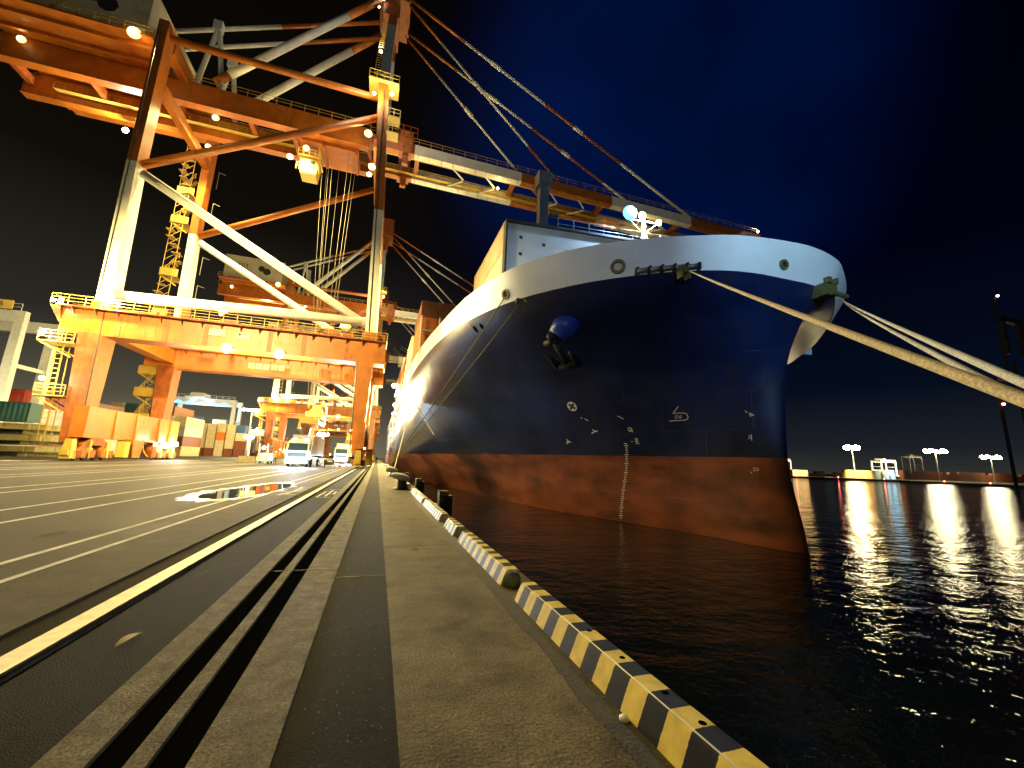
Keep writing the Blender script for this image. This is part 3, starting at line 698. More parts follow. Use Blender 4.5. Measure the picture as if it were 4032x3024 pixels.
# ------------------------------------------------------------------ containers
def cont_mesh():
    b = MB(); L_, W_, H_ = 12.19, 2.44, 2.59; e = .09
    n_ = 44
    for s_ in (-1, 1):      # corrugated long sides
        x = s_ * (W_ / 2 - .01); xi = s_ * (W_ / 2 - .05); o = len(b.v)
        for i in range(n_ * 2 + 1):
            y = e + (L_ - 2 * e) * i / (n_ * 2); xx = x if (i // 1) % 4 in (0, 1) else xi
            b.v += [(xx, y, .12), (xx, y, H_ - .08)]
        for i in range(n_ * 2): b.face((o + 2 * i, o + 2 * i + 2, o + 2 * i + 3, o + 2 * i + 1) if s_ > 0 else (o + 2 * i, o + 2 * i + 1, o + 2 * i + 3, o + 2 * i + 2))
    b.box(-W_ / 2 + .06, W_ / 2 - .06, .05, L_ - .05, .06, H_ - .03)
    for x0 in (-W_ / 2, W_ / 2 - e):
        for y0 in (0, L_ - e): b.box(x0, x0 + e, y0, y0 + e, 0, H_)
        for z0 in (0, H_ - e): b.box(x0 + .004, x0 + e - .004, e, L_ - e, z0 + .002, z0 + e - .002)
    for y0 in (0, L_ - e):
        for z0 in (0, H_ - e): b.box(-W_ / 2 + e, W_ / 2 - e, y0 + .004, y0 + e - .004, z0 + .002, z0 + e - .002)
    for x in (-.95, -.4, .4, .95): b.tube((x, .02, .1), (x, .02, H_ - .1), .025, 6)
    b.box(-.012, .012, .03, .06, .1, H_ - .1)
    for z in (.5, 1.0, 1.6, 2.1): b.box(-1.1, 1.1, .035, .055, z, z + .03)
    me = bpy.data.meshes.new('container'); me.from_pydata([tuple(v) for v in b.v], [], b.f); me.materials.append(CM['red']); me.update(); return me
CME = cont_mesh()
def cont(x, y, z, c, label, group, rz=0, name='shipping_container'):
    o = bpy.data.objects.new(name, CME); COL.objects.link(o); o.location = (x, y, z); o.rotation_euler.z = rz
    o.material_slots[0].link = 'OBJECT'; o.material_slots[0].material = CM[c]
    return tag(o, label, 'shipping container', group)
T = 2.62
ORD = ['bottom', 'second', 'third', 'fourth', 'fifth', 'sixth']
def stack(x, y, z, cols, where, group, skip=()):
    for i, c in enumerate(cols):
        if i in skip: continue
        nm = 'top' if i == len(cols) - 1 else ORD[i]
        cont(x, y, z + i * T, c, f'{c} container, {nm} in stack {where}', group)
G1 = 'containers stacked on the ship'
stack(10.25, 32.2, 15.05, ['tan', 'cream', 'tan'], 'behind the grey breakwater', G1)
stack(5.55, 59.2, 14.45, ['orange', 'orange', 'orange', 'brown'], 'at hull side beyond the tan one', G1)
stack(8.1, 59.2, 14.45, ['brown', 'orange', 'red', 'brown'], 'second from hull side beyond the tan one', G1, (0, 1))
stack(10.65, 59.2, 14.45 + 2 * T, ['red', 'brown'], 'third from hull side beyond the tan one', G1, (0,))
stack(5.55, 78.5, 14.45, ['brown', 'orange', 'cream', 'cream'], 'at hull side, second bay', G1)
stack(8.1, 78.5, 14.45, ['cream', 'brown', 'cream', 'cream'], 'second from hull side, second bay', G1, (0, 1))
stack(5.55, 93, 14.45, ['orange', 'brown', 'orange', 'brown'], 'at hull side, third bay', G1)
stack(5.55, 108, 14.45, ['cream', 'orange', 'cream', 'orange', 'cream'], 'at hull side, fourth bay', G1)
stack(5.55, 122.5, 14.45, ['orange', 'tan', 'cream', 'orange', 'brown'], 'at hull side, fifth bay', G1)
stack(5.55, 137, 14.45, ['cream', 'brown', 'orange', 'cream', 'tan'], 'at hull side, sixth bay', G1)
# lashing bridges
for y, s_ in ((57.6, 'before the orange stack'), (75.5, 'between the first and second bays'), (91.9, 'between the second and third bays')):
    b = MB()
    for x in (4.3, 6.9, 9.5): b.box(x, x + .15, y, y + .6, 14.4, 22)
    for z in (17.2, 19.8): b.box(4.3, 9.7, y, y + .7, z, z + .1); b.rail((4.3, y, z + .1), (4.3, y + .7, z + .1), 1, .7)
    b.build('lashing_bridge', 'rtgwhite', SH)

# yard containers (left)
G2 = 'containers stacked in the yard'
stack(-57.3, 88, 0, ['orange', 'white', 'white', 'red'], 'behind the numbered gantry, right column', G2)
stack(-59.8, 88, 0, ['cream', 'orange', 'orange', 'orange'], 'behind the numbered gantry, middle column', G2)
stack(-62.3, 88, 0, ['white', 'orange', 'cream', 'orange'], 'behind the numbered gantry, left column', G2)
stack(-64.8, 88, 0, ['white', 'orange', 'orange', 'orange'], 'behind the numbered gantry, outermost column', G2)
stack(-56.6, 102.5, 0, ['white', 'white', 'white', 'brown'], 'between the gantry leg and the orange crane leg', G2)
cols = [['tan', 'grey', 'cream', 'tan', 'cream'], ['brown', 'cream', 'grey', 'grey', 'teal'], ['tan', 'tan', 'cream', 'cream', 'tan'], ['brown', 'cream', 'brown', 'brown', 'brown'], ['grey', 'brown', 'white', 'white', 'brown'], ['tan', 'brown', 'grey', 'cream']]
for i, cc in enumerate(cols):
    stack(-64.5 + i * 2.75, 130 + (i % 3) * .6, 0, cc, f"between the landward crane legs, {['first', 'second', 'third', 'fourth', 'fifth', 'sixth'][i]} column", G2)
cols = [['brown', 'brown', 'blue', 'grey', 'blue'], ['brown', 'brown', 'grey', 'blue'], ['brown', 'cream', 'cream', 'cream'], ['brown', 'cream', 'cream', 'cream'], ['cream', 'cream', 'orange', 'cream'], ['brown', 'cream', 'cream', 'cream'], ['brown', 'brown', 'cream', 'blue']]
for i, cc in enumerate(cols):
    stack(-60.5 + i * 2.75, 158, 0, cc, f"under the blue hooded gantry, {['first', 'second', 'third', 'fourth', 'fifth', 'sixth', 'seventh'][i]} column", G2)
for i in range(5):
    stack(-44.5 + i * 2.75, 185, 0, [['brown', 'grey', 'brown', 'grey'], ['grey', 'brown', 'grey'], ['brown', 'brown', 'grey'], ['grey', 'brown', 'brown'], ['brown', 'grey', 'brown']][i], f"right of the blue hooded gantry, {['first', 'second', 'third', 'fourth', 'fifth'][i]} column", G2)

# hatch covers
for i, z in enumerate((.3, 1.72, 3.14)):
    b = MB(); b.box(-72, -42.2 + i * .25, 70, 82, z + .3, z + 1.02)
    for k in range(11): x = -71 + k * 2.75; b.box(x, x + .25, 69.88, 70.02, z + .3, z + 1.0)
    b.box(-72, -42.2 + i * .25, 69.95, 70, z + .9, z + 1.04)
    for k in range(6): x = -70.5 + k * 5.3; b.box(x, x + .8, 70.3, 81.5, z - .3, z + .3)
    b.lathe((-48, 69.95, z + .65), [(0, -.02), (.16, -.02), (.18, .02)], 12, axis='y')
    t = tag(b.build('hatch_cover', 'orange' if 0 else M['kgreen'] if 0 else mat('olive_hatch_paint', (.3, .26, .1), .55, var=.35, vscale=1.5, rust=.7)), ['bottom', 'middle', 'topmost'][i] + ' hatch cover of the olive stack left of the orange crane', 'hatch cover', group='hatch covers stacked on the ground')
cont(-57.6, 74, 4.55, 'teal', 'dark teal container lying across the olive hatch covers', G2, -math.pi / 2)

# ------------------------------------------------------------------ ship-to-shore crane
SPOTK = 4.2
M['lamphalo'] = emit('yellow_lamp_halo_glow', (1, .8, .3), 1.7)  # glowing ball imitates the halo around each warm lamp
def build_crane():
    R_ = thing('quay_crane', 'nearest orange and white quay crane, straddling the lanes with its boom over the ship', 'crane', (0, 67, 0), 'ship to shore cranes on the quay')
    def P(name, b, m, par=None, smooth=False): return b.build(name, m, par or R_, smooth)
    # bogies and sills
    for x, tx in ((-31.0, 'landward'), (-2.3, 'seaward')):
        w = 1.2 if x < -10 else .9
        b = MB(); b.taper((x - w * .55, x + w * .55, 56.5, 78.3, 2.5), (x - w * .55, x + w * .55, 56.5, 78.3, 5.9))
        for y in (61.5, 66, 72, 75.5): b.taper((x + w * .55, x + w * .8, y - .12, y + .12, 2.5), (x + w * .55, x + w * .62, y - .12, y + .12, 5.8))
        P('sill_beam', b, 'orange')
        for yc in (59.3, 75.6):
            b = MB(); b.taper((x - .5, x + .5, yc - 2.6, yc + 2.6, 1.7), (x - .5, x + .5, yc - 1, yc + 1, 2.5))
            for k in (-1.7, 1.7): b.taper((x - .45, x + .45, yc + k - 1.3, yc + k + 1.3, 1.0), (x - .45, x + .45, yc + k - .5, yc + k + .5, 1.7))
            for k in (-2.4, -.9, .9, 2.4): b.box(x + .45, x + .85, yc + k - .4, yc + k + .4, .35, 1.15).box(x - .75, x - .45, yc + k - .35, yc + k + .35, .35, 1.0)
            P('bogie', b, 'orange_dirty')
            for k in (-2.4, -.9, .9, 2.4):
                P('wheel', MB().lathe((x, yc + k, .42), [(0, -.12), (.36, -.12), (.4, -.06), (.4, .06), (.36, .12), (0, .12)], 16, axis='x'), 'dark')
        for y in (56.0, 78.6): P('buffer', MB().taper((x - .45, x + .45, y - .5, y + .5, .25), (x - .3, x + .3, y - .35, y + .35, 2.3)).box(x - .35, x + .35, y - .75, y - .5, .6, 1.1), 'yellow')
        cx = x + .75; P('electric_cabinet', MB().taper((cx, cx + .9, 64.5, 66.2, .35), (cx, cx + .9, 64.0, 66.8, 2.6)), 'orange')
        P('electric_cabinet', MB().box(cx, cx + .9, 62.6, 63.6, .4, 2.3), 'yellow'); P('electric_cabinet', MB().box(cx, cx + .8, 69.5, 70.6, .4, 1.9), 'orange_dirty')
        if x < -10:
            b = MB()
            for k in range(14): a = math.pi / 2 * k / 13; b.bar((cx + .3, 70.8 - 3.2 * math.sin(a), .3 + 2.2 * (1 - math.cos(a))), (cx + .3, 70.8 - 3.2 * math.sin(a + .12), .3 + 2.2 * (1 - math.cos(a + .12))), .12)
            P('cable_guide', b, 'yellow')
            for yy in (57.8, 60.9, 73.6, 76.9): P('rail_clamp', MB().box(x + .5, x + .8, yy, yy + .5, .3, 1.4).tube((x + .65, yy + .25, 1.4), (x + .65, yy + .25, 2.2), .12, 8), 'yellow')
    # lower legs
    for yn, yf in ((57.0, 59.6), (74.8, 77.2)):
        P('lower_leg', MB().taper((-32.6, -31.35, yn, yf, 1.9), (-33.2, -31.0, yn, yf, 14.2)), 'orange_dirty')
        P('lower_leg', MB().taper((-3.2, -2.0, yn, yf, 1.9), (-3.9, -1.7, yn, yf, 14.2)), 'orange')
    # portal beams with walkway and railing
    for yn, yf, off in ((57.0, 59.6, 0), (74.8, 77.2, 1)):
        pb = P('portal_beam', MB().box(-35, -.2, yn + .02, yf - .02, 14.0, 16.9), 'orange')
        b = MB(); b.box(-35.3, -.1, yn - .7, yf + .5, 16.92, 17.04)
        b.hexa([(-35.2, yn + .1, 15.2), (-35.0, yn + .1, 15.2), (-35.0, yf, 15.2), (-35.2, yf, 15.2)], [(-35.9, yn - .5, 16.9), (-35.0, yn - .5, 16.9), (-35.0, yf + .3, 16.9), (-35.9, yf + .3, 16.9)])
        for k in range(17): x = -34 + k * 2.05; b.add([(x, yn, 16.9), (x, yn, 16.2), (x, yn - .65, 16.9), (x + .06, yn, 16.9), (x + .06, yn, 16.2), (x + .06, yn - .65, 16.9)], [(0, 1, 2), (3, 5, 4), (0, 3, 4, 1), (1, 4, 5, 2)])
        P('walkway', b, 'orange_dirty')
        b = MB(); b.rail((-35.8, yn - .65, 17.04), (-.1, yn - .65, 17.04), 1.15, 1.5, .045, mids=(.35, .68)).rail((-35.8, yf + .45, 17.04), (-.1, yf + .45, 17.04), 1.15, 1.8, .04)
        b.rail((-.1, yn - .65, 17.04), (-.1, yf + .45, 17.04), 1.15, 1.3, .04).rail((-35.8, yn - .65, 17.04), (-35.8, yf + .45, 17.04), 1.15, 1.3, .04)
        P('railing', b, 'yellow')
        for x0, w_, h_ in ((-27.5, 1.6, 1.3), (-24.5, .6, 1.8), (-20.3, 2.0, .9), (-15, 1, 1.2), (-12.2, .7, .9), (-8.4, 2.2, 1.4), (-6.0, 1.3, 1.0), (-1.6, 1.1, 1.3)):
            P('deck_machinery', MB().box(x0, x0 + w_, yf - 1.5, yf - .6, 17.05, 17.05 + h_).tube((x0 + w_ * .3, yf - 1.6, 17.3 + h_ * .3), (x0 + w_ * .3, yf - .5, 17.3 + h_ * .3), .22, 8), 'orange_dirty' if not off else 'yellow')
        if off:
            P('control_cabinet', MB().box(-25.2, -23.7, yn - .5, yn + .4, 17.05, 19.0), 'yellow'); P('railing_board', MB().box(-28.8, -25.4, yn - .72, yn - .66, 17.1, 17.9), 'yellow')
    P('portal_tie', MB().box(-32.9, -31.2, 59.6, 74.8, 14.6, 16.6), 'orange'); P('portal_tie', MB().box(-3.6, -2.0, 59.6, 74.8, 14.6, 16.6), 'orange')
    # name plates and safety characters
    s1 = P('name_plate', MB().box(-20.85, -19.15, 56.93, 57.01, 15.45, 16.25), 'signw')
    s2 = P('name_plate', MB().box(-17.95, -16.45, 56.93, 57.01, 15.4, 16.2), 'signw')
    text('lettering', 'JFE', .42, (-17.0, 56.915, 15.95), FACE, 'ink', s2)
    P('emblem', MB().lathe((-17.6, 56.92, 15.92), [(0, 0), (.17, 0), (.2, .02)], 10, axis='y'), 'ink', s2)
    for i, ch in enumerate('安全十第一'):
        x = -20.76 + (i * 1.06 if i < 3 else i * 1.06 + .12)
        pl = P('character_plate', MB().box(x - .42, x + .42, 74.73, 74.81, 15.05, 15.89), 'signw')
        text('lettering', ch, .62, (x, 74.715, 15.45), FACE, 'green', pl)
    # upper legs
    for yn, yf in ((57.2, 59.3), (75.0, 77.0)):
        P('upper_leg', MB().taper((-32.5, -31.15, yn, yf, 17.04), (-32.75, -31.7, yn, yf, 36.6)), 'white')
        P('upper_leg', MB().taper((-32.75, -31.7, yn, yf, 36.6), (-32.9, -31.75, yn, yf, 58.0)), 'orange')
        P('leg_foot', MB().box(-32.7, -30.95, yn - .1, yf + .1, 17.04, 18.1), 'orange')
        P('leg_foot', MB().box(-3.4, -1.4, yn - .1, yf + .1, 17.04, 18.3), 'orange')
        P('upper_leg', MB().taper((-3.1, -1.8, yn, yf, 18.3), (-3.65, -2.4, yn, yf, 36.9)), 'white')
        P('upper_leg', MB().taper((-3.65, -2.4, yn, yf, 36.9), (-5.0, -3.5, yn, yf, 58.4)), 'orange')
        P('diagonal_brace', MB().tube((-31.3, (yn + yf) / 2 - .1, 35.6), (-3.2, (yn + yf) / 2 - .1, 19.6), .56, 14), 'white', smooth=True)
        P('horizontal_brace', MB().tube((-31.3, (yn + yf) / 2 - .15, 19.3), (-3.0, (yn + yf) / 2 - .15, 20.0), .62, 14), 'white', smooth=True)
        P('diagonal_brace', MB().tube((-31.6, (yn + yf) / 2, 36.9), (-4.4, (yn + yf) / 2, 53.0), .52, 14), 'orange', smooth=True)
        P('top_brace', MB().tube((-31.8, (yn + yf) / 2, 56.3), (-4.6, (yn + yf) / 2, 56.3), .48, 14), 'orange', smooth=True)
    for x in (-32.2, -4.4):
        P('cross_beam', MB().box(x - .6, x + .6, 59.3, 75.0, 55.0, 57.0), 'orange'); P('cross_beam', MB().box(x - .5, x + .5, 59.3, 75.0, 48.6, 50.0), 'orange')
    # A frame and apex
    for y0, y1 in ((57.9, 65.6), (76.2, 69.6)):
        a_ = (-4.3, y0, 58.4); c_ = (-4.5, y1, 82.0); A = V(a_); C_ = V(c_)
        for t0, t1, m in ((0, .0, None), (0, .78, 'breakwater'), (.78, 1.06, 'orange')):
            if m:
                p0 = A.lerp(C_, t0); p1 = A.lerp(C_, t1)
                P('a_frame_leg', MB().hexa([(p0.x - .7, p0.y - .6, p0.z), (p0.x + .7, p0.y - .6, p0.z), (p0.x + .7, p0.y + .6, p0.z), (p0.x - .7, p0.y + .6, p0.z)], [(p1.x - .7, p1.y - .6, p1.z), (p1.x + .7, p1.y - .6, p1.z), (p1.x + .7, p1.y + .6, p1.z), (p1.x - .7, p1.y + .6, p1.z)]), m)
        b = MB()
        for k in range(26):
            p0 = A.lerp(C_, .05 + k / 34); b.bar((p0.x - 1.5, p0.y - .5, p0.z), (p0.x - .8, p0.y - .5, p0.z), .04)
        b.bar((A.x - 1.5, A.y - .5, A.z + 1), tuple(A.lerp(C_, .8) + V((-1.5, -.5, 0))), .05); P('ladder', b, 'yellow')
    b = MB(); b.box(-7.0, -1.9, 63.6, 71.6, 83.2, 90).box(-6.2, -3.4, 64, 71, 79.6, 82).box(-7.2, -1.7, 63.4, 71.8, 84.6, 84.8).box(-7.2, -1.7, 63.4, 71.8, 87.2, 87.4)
    P('apex_head', b, 'orange_dirty')
    b = MB()
    for yy in (56.6,):
        for z in (58.4,): b.box(-6.4, -2.0, yy, yy + 3.2, z - .15, z); b.rail((-6.4, yy, z), (-2.0, yy, z), 1.3, 1.1, .05).rail((-6.4, yy, z), (-6.4, yy + 3.2, z), 1.3, 1.1, .05).rail((-2.0, yy, z), (-2.0, yy + 3.2, z), 1.3, 1.1, .05)
        for z in (52.5, 49.8): P('platform', MB().box(-3.2, -1.4, yy, yy + 2.0, z - .1, z).rail((-1.4, yy, z), (-1.4, yy + 2, z), 1.2, 1, .05).rail((-3.2, yy, z), (-1.4, yy, z), 1.2, .9, .05), 'yellow')
    P('platform', b, 'yellow')
    # girders: landward part then boom in painted bands
    for yn, nm in ((63.8, 0), (70.3, 1)):
        P('girder', MB().box(-54, -6, yn, yn + 1.1, 51.9, 55.3).box(-54, -6, yn - .12, yn + 1.22, 51.78, 51.9), 'orange')
        for x0, x1, m in ((-6, 1.4, 'orange'), (1.4, 20.8, 'white'), (20.8, 40.0, 'orange'), (40.0, 59.3, 'white'), (59.3, 79, 'orange')):
            P('boom_section', MB().box(x0, x1, yn, yn + 1.05, 52.7, 54.55).box(x0, x1, yn - .12, yn + 1.15, 52.55, 52.7), m)
        b = MB(); yr = yn - .1 if not nm else yn + 1.2
        b.rail((-54, yr, 55.3), (-6, yr, 55.3), 1.1, 2.0, .045).rail((-6, yr, 54.55), (78, yr, 54.55), 1.1, 2.0, .045)
        P('railing', b, 'yellow')
        b = MB(); ys = yn + 1.15 if not nm else yn - .95
        b.box(-50, 76, ys, ys + .8, 53.0, 53.08)
        yi = ys + .8 if not nm else ys
        b.rail((-50, yi, 53.08), (76, yi, 53.08), 1.0, 1.3, .04, mids=(.35, .68))
        P('inner_walkway', b, 'yellow')
        b = MB()
        for k in range(38): x = 2 + k * 2; b.bar((x, yn - .14 if not nm else yn - .1, 52.6), (x, yn - .14 if not nm else yn - .1, 51.7), .035)
        P('cable_hanger', b, 'steel')
    for x in (-53, -44, -34, -24, -12, -6, 2, 20, 39, 58, 78): P('girder_tie', MB().box(x - .35, x + .35, 64.85, 70.3, 53.2, 54.3), 'orange_dirty')
    for x in (8, 14, 27, 33, 46, 52, 66, 72): P('cable_bracket', MB().bar((x, 64.9, 52.8), (x + 2.5, 67.2, 52.6), .16), 'white'); P('cable_bracket', MB().bar((x, 70.2, 52.8), (x + 2.5, 67.6, 52.6), .16), 'white')
    # hinge
    P('boom_hinge', MB().box(-1.2, .9, 63.4, 65.2, 52.3, 56.4).box(-2.0, 1.2, 63.2, 65.4, 55.2, 55.35).rail((-2, 63.2, 55.35), (1.6, 63.2, 55.35), 1.9, 1.1, .05).box(-.6, .4, 63.9, 64.7, 50.6, 52.3), 'orange_dirty')
    P('boom_hinge', MB().box(-1.2, .9, 70.0, 71.8, 52.3, 56.4).box(-.6, .4, 70.4, 71.2, 50.9, 52.3), 'orange_dirty')
    # stays
    AP = (-3.0, 0, 85.5)
    def stay(p, c, r, cut, name='forestay'):
        p = V(p); c = V(c)
        for t0, t1, m in cut:
            P(name, MB().tube(p.lerp(c, t0), p.lerp(c, t1), r, 8), m, smooth=True)
    stay((-1.6, 64.2, 84.6), (59.5, 64.3, 54.6), .27, ((0, .17, 'orange'), (.17, .44, 'white'), (.44, .72, 'orange'), (.72, 1, 'white')))
    stay((-1.9, 64.4, 83.6), (28.8, 64.3, 54.6), .22, ((0, .2, 'orange'), (.2, .78, 'white'), (.78, 1, 'orange')))
    stay((-1.9, 70.4, 84.5), (59.0, 70.8, 54.6), .26, ((0, .17, 'orange'), (.17, .44, 'white'), (.44, .72, 'orange'), (.72, 1, 'white')))
    stay((-2.4, 70.4, 83.7), (28.0, 70.8, 54.6), .22, ((0, .2, 'orange'), (.2, .78, 'white'), (.78, 1, 'orange')))
    for p, c, k in (((-1.6, 64.2, 84.6), (59.5, 64.3, 54.6), .27), ((-1.6, 64.2, 84.6), (59.5, 64.3, 54.6), .56), ((-1.9, 70.4, 84.5), (59, 70.8, 54.6), .3), ((-1.9, 70.4, 84.5), (59, 70.8, 54.6), .57), ((-2.4, 70.4, 83.7), (28, 70.8, 54.6), .45), ((-1.9, 64.4, 83.6), (28.8, 64.3, 54.6), .45)):
        p = V(p); c = V(c); d = (c - p).normalized(); q_ = p.lerp(c, k); P('stay_joint', MB().tube(q_ - d * 1.1, q_ + d * 1.1, .4, 8), 'white')
    stay((-7.0, 64.0, 81.8), (-28.5, 64.2, 56.6), .62, ((0, .22, 'orange'), (.22, .93, 'white'), (.93, 1, 'orange')), 'backstay')
    stay((-6.8, 70.6, 82.0), (-28.5, 70.8, 56.6), .62, ((0, .22, 'orange'), (.22, .93, 'white'), (.93, 1, 'orange')), 'backstay')
    stay((-6.6, 66.2, 79.8), (-47, 66.2, 59.8), .34, ((0, .38, 'orange'), (.38, 1, 'white')), 'backstay')
    stay((-6.6, 69.2, 79.8), (-47, 69.2, 59.8), .34, ((0, .38, 'orange'), (.38, 1, 'white')), 'backstay')
    for y in (64.4, 70.8):
        b = MB(); b.tube((-31, y, 55.3), (-29.6, y, 66.2), .35, 8).tube((-27.6, y, 55.3), (-29.4, y, 66.2), .35, 8).box(-30.2, -29, y - .5, y + .5, 65.8, 67.4); P('rear_frame', b, 'rtgwhite')
    # machinery house
    mh = P('machinery_house', MB().box(-51.5, -35, 59.0, 77, 56.2, 63.4).box(-51.8, -34.7, 58.8, 77.2, 63.4, 63.6), 'cream')
    b = MB(); b.box(-52.5, -33.6, 58.0, 78, 55.45, 55.75)
    for k in range(8): b.box(-52 + k * 2.55, -51.7 + k * 2.55, 58, 78, 55.75, 56.2)
    for y in (59.5, 62, 67, 73, 76): b.box(-52.5, -33.6, y, y + .35, 54.9, 55.45)
    P('house_floor', b, 'orange', mh)
    b = MB(); b.rail((-52.5, 58.0, 55.75), (-33.6, 58.0, 55.75), 1.15, 1.6, .045).rail((-33.6, 58.0, 55.75), (-33.6, 78, 55.75), 1.15, 1.6, .045); P('railing', b, 'yellow', mh)
    text('lettering', 'Y03', 1.9, (-46.5, 58.97, 60.6), FACE, 'ink', mh)
    P('emblem', MB().lathe((-41.2, 58.98, 60.4), [(0, 0), (.9, 0), (1.0, .02)], 9, axis='y').lathe((-39.6, 58.98, 59.6), [(0, 0), (1.1, 0), (1.2, .02)], 8, axis='y'), 'ink', mh)
    # trolley, cab, ropes
    b = MB(); b.box(-17.5, -7.5, 65.0, 70.1, 51.2, 52.2).box(-16, -9, 65.5, 69.7, 52.2, 54.8)
    for x in (-17, -13, -8): b.box(x, x + .3, 64.9, 70.3, 50.7, 52.2)
    b.rail((-17.5, 64.95, 52.2), (-7.5, 64.95, 52.2), 1.2, 1.2, .05)
    tr = P('trolley', b, 'orange_dirty')
    b = MB(); b.taper((-15.9, -13.6, 65.8, 68.2, 45.9), (-16.1, -13.3, 65.6, 68.4, 48.6)); b.box(-16.4, -13.1, 65.2, 68.6, 48.6, 48.8).box(-16.0, -15.8, 66, 68, 48.8, 51.2).box(-13.7, -13.5, 66, 68, 48.8, 51.2); b.rail((-16.4, 65.2, 48.8), (-13.1, 65.2, 48.8), 1.1, .8, .05).rail((-16.4, 65.2, 46.0), (-13.1, 65.2, 46.0), 1.1, .5, .05)
    cb = P('operator_cab', b, 'yellow', tr)
    P('cab_window', MB().box(-15.6, -13.9, 65.62, 65.7, 46.9, 48.2), 'glass', cb)
    b = MB()
    for x0, x1, y0, y1 in ((-13.0, -10.5, 65.6, 66.2), (-12.1, -10.2, 66.4, 66.4), (-11.4, -9.9, 65.4, 66.0), (-10.6, -9.7, 67.8, 67.0), (-9.0, -9.2, 65.6, 66.2), (-8.4, -8.8, 66.6, 66.4), (-8.0, -8.6, 67.8, 67.2), (-12.6, -10.3, 67.6, 67.3)):
        b.bar((x0, y0, 51.3), (x1, y1, 9.4), .026)
    P('hoist_rope', b, 'rope_wire')
    # headblock and spreader
    b = MB(); b.box(-10.4, -8.0, 65.2, 68.4, 7.0, 7.7).box(-10.0, -8.4, 65.9, 67.7, 7.7, 8.8)
    for x in (-10.1, -8.3):
        for y in (65.7, 67.9): b.lathe((x, y, 8.8), [(0, -.12), (.62, -.12), (.66, 0), (.62, .12), (0, .12)], 16, axis='x')
    b.lathe((-7.9, 66.8, 8.0), [(0, -.1), (.7, -.1), (.72, .1), (0, .1)], 18, axis='x')
    P('headblock', b, 'yellow')
    b = MB(); b.box(-9.9, -8.5, 61.2, 72.8, 5.9, 6.6).box(-10.4, -8.0, 61, 61.35, 5.7, 6.5).box(-10.4, -8.0, 72.65, 73, 5.7, 6.5).box(-10.3, -8.1, 64.6, 69.4, 6.6, 7.0)
    for x in (-10.35, -8.25):
        for y in (61.0, 72.8): b.taper((x - .12, x + .3, y - .1, y + .3, 4.9), (x - .05, x + .2, y - .05, y + .25, 5.7))
    P('spreader', b, 'orange')
    # landside ladders, lift shaft and platforms
    b = MB()
    for x in (-34.6, -34.0): b.bar((x, 57.3, 2.0), (x - .35, 57.3, 15.2), .055).bar((x, 58.2, 2.0), (x - .35, 58.2, 15.2), .055)
    for k in range(24): z = 2.2 + k * .55; b.bar((-34.6 - .35 * k / 24, 57.3, z), (-34.0 - .35 * k / 24, 57.3, z), .035)
    P('ladder', b, 'yellow')
    for z, x0, x1 in ((12.9, -36.4, -33.3), (6.9, -35.6, -33.0)):
        b = MB(); b.box(x0, x1, 56.8, 59.4, z - .12, z); b.rail((x0, 56.8, z), (x1, 56.8, z), 1.15, .9, .05, mids=(.35, .7)).rail((x0, 56.8, z), (x0, 59.4, z), 1.15, 1.2, .05)
        b.bar((x0, 57, z - .1), (x1, 57, z - 1.7), .1).bar((x0, 59.2, z - .1), (x1, 59.2, z - 1.7), .1)
        P('leg_platform', b, 'yellow')
    for i, z in enumerate((5.5, 9.4, 12.8, 28.9, 38.2, 43.5)):
        b = MB()
        b.box(-35.6, -33.2, 75.2, 78, z - .1, z).box(-35.65, -33.2, 75.1, 75.2, z, z + 1.25).box(-35.65, -35.55, 75.1, 78, z, z + 1.25).bar((-35.5, 75.3, z), (-33.2, 75.3, z - 1.5), .12)
        b.rail((-35.3, 75.3, z), (-33.5, 75.3, z + 3.2), 1.0, .7, .05)
        for k in range(9): b.box(-35.2 + k * .2, -34.9 + k * .2, 75.4, 76.2, z + k * .35, z + k * .35 + .06)
        P('stair_landing', b, 'yellow')
    b = MB()
    for k in range(26):
        a = k / 26 * 20; b.box(-35.2 + .8 * math.sin(a), -34.2 + .8 * math.sin(a), 75.2 + .5 * math.cos(a), 76.4, 18 + k * 1.35, 18.08 + k * 1.35)
        b.bar((-35.4, 75.2, 18 + k * 1.35), (-34.0, 75.2, 19.35 + k * 1.35), .05)
    b.bar((-35.4, 75.2, 17), (-35.4, 75.2, 54), .06).bar((-33.9, 75.2, 17), (-33.9, 75.2, 54), .06)
    P('zigzag_stair', b, 'yellow')
    for z in (20, 25, 30, 40, 46): P('lamp_bracket', MB().bar((-30.6, 76, z), (-30.6, 76, z + 3.2), .05).bar((-30.6, 76, z + 3.2), (-29.6, 76, z + 2.9), .05), 'steel')
    for px, pz0, pz1, py in ((-31.0, 2, 16.9, 57), (-3.4, 2.5, 14, 57), (-32.2, 18, 57, 57.1), (-2.6, 18.3, 57, 57.1)):
        P('cable_conduit', MB().bar((px, py, pz0), (px - (1.4 if pz1 > 50 and px > -10 else .3), py, pz1), .07), 'dark')
    for y0_ in (56.98,):
        for x0 in (-30, -25.5, -21.4, -14.5, -10.6, -5.4): P('splice_plate', MB().box(x0, x0 + .5, y0_, y0_ + .1, 14.05, 16.8), 'orange_dirty')
    # cable reel
    b = MB(); c = (-8.0, 73.6, 19.3)
    for k in range(18):
        a = 2 * math.pi * k / 18; b.bar(c, (c[0] + 2.5 * math.cos(a), c[1], c[2] + 2.5 * math.sin(a)), .07)
    for k in range(24):
        a = 2 * math.pi * k / 24; a2 = 2 * math.pi * (k + 1) / 24; b.bar((c[0] + 2.5 * math.cos(a), c[1], c[2] + 2.5 * math.sin(a)), (c[0] + 2.5 * math.cos(a2), c[1], c[2] + 2.5 * math.sin(a2)), .1)
